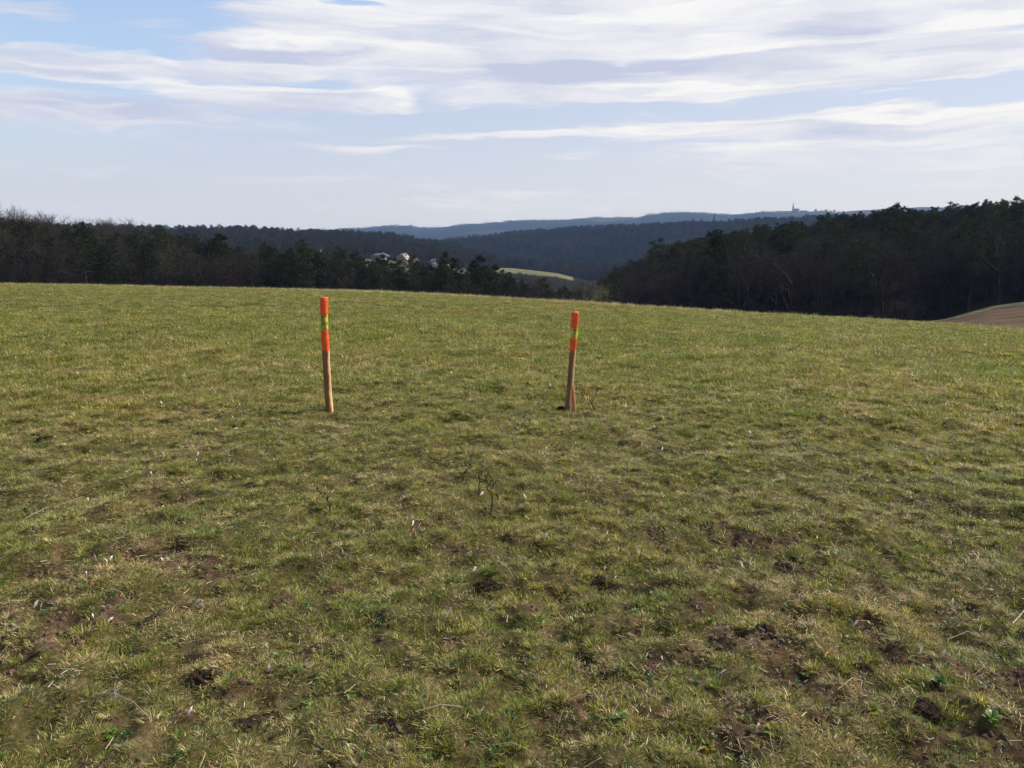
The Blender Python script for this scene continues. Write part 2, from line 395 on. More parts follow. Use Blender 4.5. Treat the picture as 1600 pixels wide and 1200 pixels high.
def tussock(n, rad, h0, h1, w0, w1, mixk, spread=1.0):
    mb = MB(); base = rnd.choices(list(mixk), list(mixk.values()))[0]
    for _ in range(n):
        a = rnd.uniform(0, 6.28); t = rnd.random() ** .6; k = rnd.choices(list(mixk), list(mixk.values()))[0] if rnd.random() < .75 else base
        if t > .8 and rnd.random() < .35: k = 'd'
        c = rnd.choice(PAL[k]); f = rnd.uniform(.6, 1.5); c = tuple(v * f for v in c); q = rad * t * .75
        ln = max(0, spread * (.15 + 1.0 * t) + rnd.uniform(-.25, .3)) * (1.15 if k in 'dw' else 1)
        blade(mb, q * math.cos(a), q * math.sin(a), -.006, rnd.uniform(h0, h1) * (1.1 - .3 * t), rnd.uniform(w0, w1), a + rnd.uniform(-.7, .7), min(ln, 1.5), rnd.uniform(.1, 1.0), c, 3)
    return mb.me('tuft', [M_GRASS])
near_t = [tussock(58, .05, .03, .075, .0022, .0045, {'g': 9, 'y': 4, 'd': 3}) for _ in range(4)] + \
         [tussock(52, .06, .02, .06, .002, .0042, {'g': 6, 'y': 5, 'd': 6, 'w': .8}, 1.2) for _ in range(3)] + \
         [tussock(44, .07, .03, .075, .0018, .0036, {'g': .6, 'y': 1, 'd': 9, 'w': 2}, 1.5) for _ in range(3)] + \
         [tussock(20, .02, .05, .10, .003, .0055, {'g': 7, 'y': 4}, .6) for _ in range(2)]
thatch_t = [tuft('tuft', 46, .085, .012, .04, .0015, .0034, k, (.9, 1.55), 2) for k in ({'g': 6, 'y': 4, 'd': 4}, {'g': 6, 'y': 3, 'd': 4}, {'g': 4, 'y': 3, 'd': 6}, {'g': 2, 'y': 1, 'd': 7, 'w': 1.5}, {'g': 3, 'y': 2, 'd': 6, 'w': .8})]
far_t = [tuft('tuft', 60, .14, .025, .065, .004, .008, {'g': 9, 'y': 3, 'd': 5}, (0, 1.2)) for _ in range(4)] + \
        [tuft('tuft', 50, .14, .02, .06, .004, .008, {'g': 5, 'y': 2, 'd': 7}, (.3, 1.4)) for _ in range(3)] + \
        [tuft('tuft', 26, .12, .05, .11, .004, .007, {'g': 5, 'y': 3, 'd': 3}, (.0, .7)) for _ in range(2)]
AZW = R(44)
def pts_r(n, r0, r1, power=1.0, azw=AZW):
    u = rng.random(n)
    if power == 0: r = np.exp(np.log(r0) + u * (np.log(r1) - np.log(r0)))   # density ~ 1/r^2
    else: r = np.sqrt(r0 ** 2 + u * (r1 ** 2 - r0 ** 2))
    a = rng.uniform(-azw, azw, n); return r * np.sin(a), r * np.cos(a), r
def do_scatter(name, protos, x, y, smin, smax, idx, label, cat, dz=0., tilt=.14, mult=1.):
    z = height(x, y) + dz; n = len(x); s = rng.uniform(smin, smax, n) * mult
    rot = np.stack([rng.normal(0, tilt, n), rng.normal(0, tilt, n), rng.uniform(0, 6.283, n)], 1)
    return scatter(name, protos, np.stack([x, y, z], 1), rot, np.stack([s, s, s], 1), idx, label, cat)
# near sward
x, y, r = pts_r(165000, 1.3, 12.5); bm = bare_mask(x, y); gap = np.clip((fbm(x * 15, y * 15, 2, 88) - .45) / .12, 0, 1)
gap = 1 - (1 - gap) * np.clip((13 - r) / 5, .3, 1)
keep = rng.random(len(x)) < (1 - .80 * bm) * (.13 + .87 * gap); x, y, r, bm = x[keep], y[keep], r[keep], bm[keep]
pn = .035 + fbm(x * 3.5, y * 3.5, 3, 60) * .8 + fbm(x * .5, y * .5, 2, 66) * .2 + rng.normal(0, .11, len(x)) - .16 * bm
kind = np.where(pn > .54, 0, np.where(pn > .43, 1, 2)); u = rng.random(len(x))
idx = np.where(kind == 0, (u * 4).astype(int), np.where(kind == 1, 4 + (u * 3).astype(int), 7 + (u * 3).astype(int)))
tall = rng.random(len(x)) < .05; idx = np.where(tall & (kind < 2), 10 + (u * 2).astype(int), idx)
do_scatter('grass', near_t, x, y, .28, .74, idx, 'short rough green and straw coloured grass covering the near field', 'grass', mult=1 + .7 * np.clip((np.hypot(x, y) - 6) / 5, 0, 1))
x, y, r = pts_r(85000, 1.3, 12.5); bm = bare_mask(x, y); gap = np.clip((fbm(x * 10, y * 10, 2, 131) - .40) / .12, 0, 1); keep = rng.random(len(x)) < (1 - .75 * bm) * (.12 + .88 * gap); x, y = x[keep], y[keep]
do_scatter('thatch', thatch_t, x, y, .45, 1.0, rng.integers(0, 5, len(x)), 'low mat of short and dead grass lying between the tufts', 'dead grass', .003, .2)
# far sward
xs, ys, ids = [], [], []
for (n, a, b) in ((46000, 7.5, 20), (75000, 18, 56)):
    x, y, r = pts_r(n, a, b); pn = fbm(x * .5, y * .9, 3, 63) + rng.normal(0, .13, n); u = rng.random(n)
    xs.append(x); ys.append(y); ids.append(np.where(pn > .44, (u * 4).astype(int), np.where(rng.random(n) < .85, 4 + (u * 3).astype(int), 7 + (u * 2).astype(int))))
x = np.concatenate(xs); y = np.concatenate(ys); ids = np.concatenate(ids)
k = rng.random(len(x)) < np.clip((np.hypot(x, y) - 7) / 6, 0, 1); x, y, ids = x[k], y[k], ids[k]
do_scatter('meadow_grass', far_t, x, y, .7, 1.3, ids, 'finer green grass of the field running up to its far edge', 'grass')
# dry fringe on the crest
fringe = [tuft('tuft', 16, .12, .08, .20, .004, .007, {'d': 6, 'w': 1, 'y': 2}, (.0, .5)) for _ in range(4)]
n = 5200; a = rng.uniform(-AZW, AZW, n); rc = np.sqrt(1.6 / np.interp(a, AZG, kg)) * rng.uniform(.86, 1.06, n)
keep = rng.random(n) < np.clip(1.0 - (a + .1) * 1.8, .12, 1) ; a, rc = a[keep], rc[keep]
do_scatter('dry_grass', fringe, rc * np.sin(a), rc * np.cos(a), .6, 1.15, rng.integers(0, 4, len(a)), 'pale dry grass stems fringing the far edge of the field', 'dry grass')
# straw litter
def straw_mesh(L0, L1, w, seg=5):
    mb = MB(); l = rnd.uniform(L0, L1); c = rnd.choice(PAL['w'][:1] + PAL['d']); p = Vector((-l / 2, 0, .008)); a = rnd.uniform(-.2, .2); pts = []
    for i in range(seg + 1):
        pts.append(p.copy()); a += rnd.uniform(-.13, .13); p = p + Vector((math.cos(a), math.sin(a), rnd.uniform(-.1, .16))) * (l / seg); p.z = max(p.z, .004)
    mb.tube(pts, [w * (1 - .5 * i / seg) for i in range(seg + 1)], 4, True, c); return mb.me('straw', [M_STRAW])
def dead_leaf():
    mb = MB(); l = rnd.uniform(.012, .026); w = l * rnd.uniform(.12, .28); c = rnd.choice([(.5, .45, .36), (.66, .62, .54), (.38, .27, .16)])
    z = [.004, rnd.uniform(.004, .02), rnd.uniform(.004, .03)]
    mb.add([(0, -w * .2, z[0]), (0, w * .2, z[0]), (l * .5, -w, z[1]), (l * .5, w * .9, z[1] + .006), (l, 0, z[2])], [(0, 2, 3, 1)], [(2, 4, 3)], c); return mb.me('leaf', [M_STRAW])
straws = [straw_mesh(.03, .12, .0014) for _ in range(2)] + [straw_mesh(.02, .05, .0018) for _ in range(4)] + [straw_mesh(.02, .06, .0016) for _ in range(3)] + [dead_leaf() for _ in range(3)]
x, y, r = pts_r(30000, 1.5, 13, 1); bm = bare_mask(x, y); k = rng.random(len(x)) < .35 + .65 * bm; x, y = x[k], y[k]
do_scatter('straw_litter', straws, x, y, .5, 1.3, rng.integers(0, 12, len(x)), 'bleached bits of straw and dead leaves strewn among the grass', 'straw', .006, .3)
# soil crumbs
def clod_mesh(s=1, n=2, amp=.35, m=M_CLOD, flat=.6):
    import bmesh
    b = bmesh.new(); bmesh.ops.create_icosphere(b, subdivisions=n, radius=s); o = rnd.uniform(0, 90)
    for v in b.verts:
        f = 1 + amp * (float(fbm(np.array([v.co.x * 2.2 / s + o]), np.array([v.co.y * 2.2 / s + v.co.z * 3 / s]), 3, 2)[0]) - .5) * 2
        v.co *= f; v.co.z *= flat
    me = bpy.data.meshes.new('clod'); b.to_mesh(me); b.free(); me.materials.append(m); return me
M_CRUMB = mat_noise('soil_crumbs', [(.3, (.07, .04, .022)), (.7, (.19, .12, .07))], 20, .5)
crumbs = [clod_mesh(.012, 2, .9, M_CRUMB, .7) for _ in range(5)]
x, y, r = pts_r(90000, 1.4, 12, 1); bm = bare_mask(x, y); k = rng.random(len(x)) < .03 + .8 * bm; x, y = x[k], y[k]
do_scatter('soil_crumbs', crumbs, x, y, .2, 1.1, rng.integers(0, 5, len(x)), 'loose brown crumbs of soil on the bare patches', 'soil', .0, .5)
# small broad leaves
def rosette(n, l0, l1, cols, m=M_LEAF, up=(.3, 1.2)):
    mb = MB()
    for i in range(n):
        a = 6.283 * i / n + rnd.uniform(-.4, .4); e = rnd.uniform(*up); l = rnd.uniform(l0, l1); w = l * rnd.uniform(.2, .32); c = rnd.choice(cols)
        d = Vector((math.cos(a) * math.cos(e), math.sin(a) * math.cos(e), math.sin(e))); s = Vector((-math.sin(a), math.cos(a), 0)); up_ = d.cross(s) * -1
        P = lambda t, k, h: d * l * t + s * w * k + Vector((0, 0, -1)) * (l * .35 * t * t) + up_ * h * l
        vs = [P(0, 0, 0), P(.35, -.6, .03), P(.35, 0, -.02), P(.35, .6, .03), P(.7, -.85, .04), P(.7, 0, -.02), P(.7, .85, .04), P(1, 0, 0)]
        mb.add(vs, [(1, 4, 5, 2), (2, 5, 6, 3)], [(0, 1, 2), (0, 2, 3), (4, 7, 5), (5, 7, 6)], c)
    return mb, m
GY = [(.16, .24, .03), (.22, .28, .04), (.12, .2, .03)]; DG = [(.06, .12, .025), (.08, .15, .03)]
ros = []
for _ in range(3): mb, m = rosette(7, .014, .032, GY); ros.append(mb.me('leaves', [m]))
for _ in range(3): mb, m = rosette(9, .010, .022, DG); ros.append(mb.me('leaves', [m]))
x, y, r = pts_r(2600, 1.5, 14, 0)
do_scatter('small_weeds', ros, x, y, .5, 1.15, np.where(rng.random(2600) < .3, rng.integers(0, 3, 2600), rng.integers(3, 6, 2600)), 'small leafy weeds scattered through the short grass', 'weeds', .012)

# ------------------------------------------------------------------ trees
def ribbon(V, Q, a, b, w, nrm):
    s = (b - a).cross(nrm)
    s = s.normalized() * w if s.length > 1e-6 else Vector((w, 0, 0)); k = len(V); V += [a - s, a + s, b + s * .6, b - s * .6]; Q.append((k, k + 1, k + 2, k + 3))
def rv(s=1): return Vector((rnd.gauss(0, s), rnd.gauss(0, s), rnd.gauss(0, s)))
def pine_parts(h, crown0, spread, clumps, per, narrow=1.0, nsize=(.22, .5)):
    t = MB(); lean = Vector((rnd.uniform(-.3, .3), rnd.uniform(-.3, .3), 0)); pts = []; rad = []
    for i in range(7): f = i / 6; pts.append(lean * f * f + Vector((rnd.uniform(-.1, .1) * f, rnd.uniform(-.1, .1) * f, h * .96 * f - .6 * (i == 0)))); rad.append(.2 * (1 - f) + .03)
    t.tube(pts, rad, 6)
    V = []; Q = []
    for i in range(clumps):
        f = crown0 + (1 - crown0) * ((i + .5) / clumps) ** .85; z = h * f
        top = (1 - f) / (1 - crown0); R_ = spread * (min(1, .25 + 1.25 * top ** .6) if narrow == 1 else (.08 + top) * 1.0) * rnd.uniform(.55, 1.1)
        a = i * 2.4 + rnd.uniform(-.5, .5); c = Vector((math.cos(a) * R_ * .7, math.sin(a) * R_ * .7, z + rnd.uniform(-.3, .4)))
        t.tube([Vector((0, 0, z - .5)) + lean * f * f, c], [.05, .02], 3, False)
        sx = max(.35, R_ * .55)
        for _ in range(per):
            d = rv(1); d = d.normalized() * rnd.random() ** .45; p = c + Vector((d.x * sx, d.y * sx, d.z * sx * .55))
            q = p + rv(.5).normalized() * rnd.uniform(*nsize); ribbon(V, Q, p, q, rnd.uniform(.05, .13), rv(1))
    return t, (V, Q)
def bare_parts(h, spread, twigs=5, seedless=None):
    t = MB(); V = []; Q = []
    def grow(p, d, l, r, lev):
        n = 3; pts = [p.copy()]; q = p.copy(); dd = d.copy()
        for i in range(n): dd = (dd + rv(.13) + Vector((0, 0, .06))).normalized(); q = q + dd * (l / n); pts.append(q.copy())
        if lev <= 2: t.tube(pts, [r * (1 - .45 * i / n) for i in range(n + 1)], 5 if lev == 0 else 3, False)
        else:
            for i in range(n): ribbon(V, Q, pts[i], pts[i + 1], r, rv(1))
        if lev >= 4: return
        kids = [8, 6, 6, twigs][lev]
        for k in range(kids):
            f = rnd.uniform(.35 if lev else .38, 1); b = pts[min(n, int(f * n) + 1)] if lev else pts[0].lerp(pts[-1], f)
            a = rnd.uniform(0, 6.283); tilt = rnd.uniform(.35, 1.0) * spread
            u = dd.cross(Vector((1, .3, 0))).normalized(); w = dd.cross(u)
            nd = (dd * math.cos(tilt) + (u * math.cos(a) + w * math.sin(a)) * math.sin(tilt)).normalized()
            grow(b, nd, l * rnd.uniform(.42, .64) * (1.0 if lev else .9), r * .52, lev + 1)
    grow(Vector((0, 0, -.5)), Vector((rnd.uniform(-.05, .05), 0, 1)).normalized(), h * .60, h * .0135, 0)
    return t, (V, Q)
def finish(t, vq, name, cm, zmax=None):
    V, Q = vq; tm = t.me(name + '_trunk', [M_BARK]); cmesh = mesh_np(name + '_crown', [tuple(v) for v in V], Q, [cm])
    # one joined mesh for the mass of the wood
    nb = len(t.v); VV = list(t.v) + [tuple(v) for v in V]; QQ = list(t.q) + [tuple(i + nb for i in q) for q in Q]
    j = mesh_np(name + '_whole', VV, QQ, [M_BARK, cm], None, False, t.t or None)
    mi = np.zeros(len(j.polygons), np.int32); mi[len(t.q):len(t.q) + len(Q)] = 1; j.polygons.foreach_set("material_index", mi)
    return tm, cmesh, j
PINES = [finish(*pine_parts(rnd.uniform(13.5, 15.5), rnd.uniform(.30, .5), rnd.uniform(2.4, 3.2), 34, 46), 'pine', M_NEEDLE) for _ in range(5)]
SPRUCES = [finish(*pine_parts(16, .12, 2.6, 46, 34, narrow=2), 'spruce', M_NEEDLE) for _ in range(2)]
BARES = [finish(*bare_parts(rnd.uniform(13, 15), rnd.uniform(.85, 1.1)), 'bare', M_TWIG) for _ in range(5)]
BUSH = [finish(*bare_parts(4.2, 1.15), 'bush', M_TWIG) for _ in range(2)]
BUDS = [finish(*bare_parts(4.5, 1.1), 'budbush', M_BUD)]
def tree(kind, name, x, y, s, label, cat, group, parts=('trunk', 'crown')):
    o = empty(name, (x, y, hz(x, y) - .1), rnd.uniform(0, 6.28)); sc = s * rnd.uniform(.93, 1.07); o.scale = (sc, sc, s)
    link(parts[0], kind[0], o); link(parts[1], kind[1], o); tag(o, label, cat, group); return o
def jitter(px0, px1, r0, r1, sp):
    a0, a1 = AZ(px0), AZ(px1); out = []; r = r0
    while r < r1:
        a = a0 + rnd.random() * sp / r
        while a < a1:
            rr = r + rnd.uniform(-.45, .45) * sp; aa = a + rnd.uniform(-.4, .4) * sp / r
            out.append((rr, aa)); a += sp / r
        r += sp
    return out
def az_px(a): return 800 + math.tan(a) * F * 1.012
mass = []   # (kind index, x, y, scale) for trees of the mass; kinds: pines 0-4, bares 5-9, spruces 10-11
ind = {'p': 0, 'b': 0}
LEFT = [(140, 240, 4.3)]
for rr, a in jitter(-330, 868, 141, 250, 4.4):
    px = az_px(a)
    if px > 560 and rr > 215: continue
    x, y = rr * math.sin(a), rr * math.cos(a); u = rnd.random()
    pinep = .45 if px < 250 else (.6 if px < 600 else .7); s = rnd.uniform(.8, 1.08)
    if px > 770: pinep = .3; s *= .92 - .12 * (px - 770) / 100
    if px < 245 and rr > 205: pinep = .0; s = rnd.uniform(.93, 1.02)
    elif px < 245: s *= .76
    elif px < 430: s *= .88
    vis = (rr < 158 or (px < 245 and 205 < rr < 222)) and -60 < px
    if u < pinep:
        if vis and ind['p'] < 125:
            ind['p'] += 1; tree(PINES[rnd.randrange(5)], 'pine_tree', x, y, s, 'dark pine in the front rows of the left-hand wood beyond the field', 'pine tree', 'pines of the left-hand wood')
        else: mass.append((rnd.randrange(5), x, y, s))
    else:
        if vis and ind['b'] < 145:
            ind['b'] += 1
            if rr > 200: lb, gp = 'bare round-crowned tree on the far left skyline above the dark wood', 'bare trees on the left skyline'
            else: lb, gp = 'bare brown tree in the front rows of the left-hand wood beyond the field', 'bare trees of the left-hand wood'
            tree(BARES[rnd.randrange(5)], 'bare_tree', x, y, s, lb, 'bare tree', gp)
        else: mass.append((5 + rnd.randrange(5), x, y, s))
ind = {'p': 0, 'b': 0}
for rr, a in jitter(925, 2050, 138, 300, 4.7):
    px = az_px(a)
    if px > 1430 and rr < 149 + (px - 1430) * .012: continue
    if px < 960 and rr > 175: continue
    x, y = rr * math.sin(a), rr * math.cos(a); s = rnd.uniform(.85, 1.15); pinep = .35 if rr < 165 else (.72 if rr < 200 else .9)
    if px > 1420: s *= .87
    if px < 1040: pinep *= .4; s *= .78 + .22 * (px - 925) / 115
    vis = rr < 158 and px < 1640
    if rnd.random() < pinep:
        if vis and ind['p'] < 120:
            ind['p'] += 1; tree(PINES[rnd.randrange(5)], 'pine_tree', x, y, s, 'dark pine along the lower edge of the right-hand wood', 'pine tree', 'pines of the right-hand wood')
        else: mass.append((rnd.randrange(5), x, y, s))
    else:
        if vis and ind['b'] < 150:
            ind['b'] += 1; tree(BARES[rnd.randrange(5)], 'bare_tree', x, y, s, 'bare brown tree along the lower edge of the right-hand wood', 'bare tree', 'bare trees of the right-hand wood')
        else: mass.append((5 + rnd.randrange(5), x, y, s))
# two pines that stand above the right skyline
for px, s, lb in ((1512, .98, 'wide-topped pine poking above the skyline of the right-hand wood'), (1578, 1.0, 'tallest pine on the skyline near the right edge of the picture')):
    x, y = polar(px, 262); tree(PINES[2], 'pine_tree', x, y, s, lb, 'pine tree', None)
def scat_trees(name, items, label, cat, wide=1.0):
    P = np.array([(i[1], i[2]) for i in items]); z = height(P[:, 0], P[:, 1]) - .2; s = np.array([i[3] for i in items]); n = len(items)
    rot = np.zeros((n, 3)); rot[:, 2] = rng.uniform(0, 6.28, n)
    protos = [p[2] for p in PINES] + [p[2] for p in BARES] + [p[2] for p in SPRUCES]
    scatter(name, protos, np.column_stack([P, z]), rot, np.stack([s * wide, s * wide, s], 1), [i[0] for i in items], label, cat)
for rr, a in jitter(740, 935, 330, 470, 7):
    mass.append((5 + rnd.randrange(5), rr * math.sin(a), rr * math.cos(a), rnd.uniform(.32, .62)))
for rr, a in jitter(700, 935, 470, 575, 9):
    mass.append((5 + rnd.randrange(5), rr * math.sin(a), rr * math.cos(a), rnd.uniform(.18, .3)))
for rr, a in list(jitter(-330, 800, 139, 165, 2.6)) + list(jitter(925, 1440, 136, 165, 2.8)) + list(jitter(1440, 2050, 156, 175, 2.8)):
    mass.append((rnd.choice([5, 6, 7, 8, 9, 0]), rr * math.sin(a), rr * math.cos(a), rnd.uniform(.2, .38)))
scat_trees('woodland', mass, 'dense dark mixed wood of pines and bare trees behind the front rows', 'wood')
items = []
for rr, a in jitter(-300, 560, 400, 620, 9):
    items.append((rnd.choice([0, 1, 2, 5, 6, 7]), rr * math.sin(a), rr * math.cos(a), rnd.uniform(.7, 1.05)))
for rr, a in jitter(-350, 905, 645, 1010, 7.5):
    px = az_px(a)
    if px > 735 and rr < 770: continue
    items.append((rnd.choice([0, 1, 2, 3, 5, 6, 7, 8, 9]), rr * math.sin(a), rr * math.cos(a), rnd.uniform(.7, 1.1)))
scat_trees('wooded_ridge', items, 'dark wooded ridge behind the houses on the left', 'wood', 1.3)
items = []
for rr, a in jitter(620, 1520, 1010, 1580, 9):
    g = float(fbm(np.array([rr * math.sin(a) / 90]), np.array([rr / 90]), 3, 55)[0])
    items.append((rnd.choice([0, 1, 2, 3, 4] if g > .5 else [5, 6, 7, 8, 9, 1]), rr * math.sin(a), rr * math.cos(a), rnd.uniform(.55, 1.05) * (.8 + .4 * g)))
for rr, a in jitter(880, 1520, 700, 1010, 9):
    items.append((rnd.choice([0, 1, 5, 6, 7, 8]), rr * math.sin(a), rr * math.cos(a), rnd.uniform(.7, 1.0)))
scat_trees('wooded_hillside', items, 'bluish wooded hillside in the middle distance right of the valley', 'wood', 1.55)
items = []
for rr, a in jitter(480, 1560, 4500, 5080, 22):
    if fbm(np.array([a * 60]), np.array([rr / 300]), 2, 8)[0] > .50 or (1255 < az_px(a) < 1440): continue
    items.append((rnd.choice([0, 1, 5, 6, 10]), rr * math.sin(a), rr * math.cos(a), rnd.uniform(.35, .7)))
scat_trees('distant_woods', items, 'hazy blue woods on the far hills along the horizon', 'wood', 2.2)
# three spruces on the mid skyline
for px, s, lb in ((1079, 1.25, 'leftmost of the three pointed spruces on the middle skyline'), (1093, 1.15, 'middle one of the three pointed spruces on the middle skyline'), (1112, 1.45, 'rightmost and tallest of the pointed spruces on the middle skyline')):
    x, y = polar(px, 1490); tree(SPRUCES[0], 'spruce_tree', x, y, s, lb, 'spruce', 'pointed spruces on the middle skyline')
for px, r_, s in ((785, 120, .8), (806, 116, .9), (822, 122, .8), (838, 118, .75), (852, 114, .85), (868, 120, .8), (884, 117, .7), (902, 122, .9), (915, 119, .7), (945, 128, 1.0)):
    x, y = polar(px, r_); tree(BUSH[rnd.randrange(2)], 'bare_shrub', x, y, s * 2.1, 'leafless brown shrub in the gap between the two dark woods', 'shrub', 'leafless shrubs between the woods', ('stem', 'twigs'))
x, y = polar(930, 112); tree(BUDS[0], 'budding_shrub', x, y, 1.9, 'pale yellow-green budding shrub at the left foot of the right-hand wood', 'shrub', None, ('stem', 'twigs'))
x, y = polar(540, 470); tree(BUDS[0], 'budding_tree', x, y, 2.2, 'yellow-green budding tree showing above the left-hand wood left of the houses', 'tree', None)
x, y = polar(684, 560); tree(BUDS[0], 'budding_tree', x, y, 1.6, 'yellow-green budding tree beside the rightmost small houses', 'tree', None)

# ------------------------------------------------------------------ houses
def house(name, px, r, w, d, h, rh, rz, wm, rm, label, group=None, style='gable', wins=3, floors=2, chim=True, dz=0):
    x, y = polar(px, r); o = empty(name, (x, y, hz(x, y) + dz), rz - math.atan2(x, y)); tag(o, label, 'house', group)
    m = MB(); m.box(-w / 2, w / 2, -d / 2, d / 2, -3, h)
    if style == 'gable':   # ridge runs along y, gables face the camera
        for s in (-1, 1): m.add([(-w / 2, s * d / 2, h), (w / 2, s * d / 2, h), (0, s * d / 2, h + rh)], (), [(0, 1, 2)] if s < 0 else [(1, 0, 2)])
    link('wall', m.me('wall', [wm]), o)
    e = .5; m = MB()
    if style == 'gable':
        for s in (-1, 1):
            k = e * rh / (w / 2); a = [(s * (w / 2 + e), -d / 2 - e, h - k + .05), (s * (w / 2 + e), d / 2 + e, h - k + .05), (0, d / 2 + e, h + rh + .05), (0, -d / 2 - e, h + rh + .05)]
            b = [(p[0], p[1], p[2] + .25) for p in a]
            m.add(a + b, [(0, 1, 2, 3), (4, 5, 6, 7), (0, 1, 5, 4), (1, 2, 6, 5), (2, 3, 7, 6), (3, 0, 4, 7)])
    else:                  # hipped
        a = [(-w / 2 - e, -d / 2 - e, h), (w / 2 + e, -d / 2 - e, h), (w / 2 + e, d / 2 + e, h), (-w / 2 - e, d / 2 + e, h)]
        b = [(p[0], p[1], h + .25) for p in a]; t = [(-w / 2 + d * .28, 0, h + rh), (w / 2 - d * .28, 0, h + rh)]
        m.add(a + b + t, [(3, 2, 1, 0), (0, 1, 5, 4), (1, 2, 6, 5), (2, 3, 7, 6), (3, 0, 4, 7), (4, 5, 9, 8), (6, 7, 8, 9)], [(5, 6, 9), (7, 4, 8)])
    rf = link('roof', m.me('roof', [rm]), o)
    if chim: m = MB(); m.box(w * .18, w * .18 + .8, .4, 1.2, h, h + rh + .9); link('chimney', m.me('chimney', [wm]), rf)
    if wins:
        for f in range(floors):
            for i in range(wins):
                cx = -w / 2 + w * (i + .5) / wins; z0 = .9 + f * 2.7
                if z0 + 1.4 > h: continue
                m = MB(); m.box(cx - .55, cx + .55, -d / 2 - .06, -d / 2 + .05, z0, z0 + 1.35); wn = link('window', m.me('window', [M_WALLW]), o)
                m = MB(); m.box(cx - .42, cx + .42, -d / 2 - .09, -d / 2 - .02, z0 + .13, z0 + 1.22); link('pane', m.me('pane', [M_GLASS]), wn)
    return o
house('villa', 595, 590, 11.5, 8, 5.6, 2.2, R(14), M_WALL, M_ROOFG, 'pale villa with a grey hipped roof, leftmost of the houses above the trees', None, 'hip', 4, 2, dz=-.6)
house('farmhouse', 631, 600, 8.2, 10, 4.0, 3.8, R(-20), M_WALL2, M_ROOFL, 'beige gabled house with a bright sunlit roof slope, right of the grey-roofed villa', None, 'gable', 3, 2, dz=.4)
house('cottage', 647, 592, 6, 6, 3, 2.2, R(-60), M_WALLW, M_ROOFR, 'small low annex-like cottage just right of the beige gabled house', None, 'gable', 2, 1)
house('cottage', 677, 612, 6.5, 6, 3.2, 2, R(10), M_WALLW, M_ROOFG, 'small white house with a grey roof between the gabled house and the meadow', None, 'gable', 2, 1, dz=.6)
house('cottage', 697, 625, 8, 5, 3, 1.8, R(60), M_WALL, M_ROOFR, 'rightmost and faintest of the small houses above the left-hand wood', None, 'gable', 2, 1, dz=.8)
house('cottage', 500, 560, 7, 6, 3.2, 2.2, R(30), M_WALL, M_ROOFR, 'lone house barely showing over the wood left of the villa', None, 'gable', 2, 1, dz=3.2)
# far village on the horizon hill
x, y = polar(1233, 4970); ch = empty('church', (x, y, hz(x, y)), -math.atan2(x, y)); tag(ch, 'hazy church with a tall pointed spire on the horizon hill', 'church')
m = MB(); m.box(-5, 5, -5, 5, -4, 26); link('tower', m.me('tower', [M_WALLW]), ch)
m = MB(); m.add([(-5.8, -5.8, 26), (5.8, -5.8, 26), (5.8, 5.8, 26), (-5.8, 5.8, 26), (-3.2, -3.2, 36), (3.2, -3.2, 36), (3.2, 3.2, 36), (-3.2, 3.2, 36), (0, 0, 62)],
               [(0, 1, 5, 4), (1, 2, 6, 5), (2, 3, 7, 6), (3, 0, 4, 7), (3, 2, 1, 0)], [(4, 5, 8), (5, 6, 8), (6, 7, 8), (7, 4, 8)]); link('spire', m.me('spire', [M_COPPER]), ch)
m = MB(); m.box(5, 34, -7, 7, -4, 12); link('nave', m.me('nave', [M_WALLW]), ch)
m = MB(); m.add([(5.02, -8, 12), (35, -8, 12), (35, 8, 12), (5.02, 8, 12), (5.02, 0, 21), (35, 0, 21)], [(0, 1, 5, 4), (2, 3, 4, 5), (3, 2, 1, 0)], [(0, 4, 3), (1, 2, 5)]); link('roof', m.me('roof', [M_ROOFR]), ch)
h0 = house('village_house', 1268, 4960, 14, 10, 7, 6, R(20), M_WALLW, M_ROOFR, 'tiny hazy house of the village on the horizon hill right of the church', 'village houses on the horizon hill', 'gable', 0, 1, False)
for px, rr in ((1277, 4900), (1284, 4960), (1291, 4920), (1297, 4970), (1304, 4930), (1311, 4960), (1222, 4950), (1247, 4950), (1255, 4935)):
    x, y = polar(px, rr); c = h0.copy(); COL.objects.link(c); c.location = (x, y, hz(x, y)); c.rotation_euler = (0, 0, rnd.uniform(-1.5, 1.5)); c.scale = (rnd.uniform(.8, 1.5), 1, rnd.uniform(.45, .75))
    if px < 1240: c['label'] = 'tiny hazy house on the horizon hill just left of the church'
    elif px < 1260: c['label'] = 'tiny hazy house on the horizon hill hard against the church'
    if px < 1260: c['group'] = 'village houses next to the church' if px > 1240 else 'village house left of the church'
    for k in h0.children: q = k.copy(); COL.objects.link(q); q.parent = c

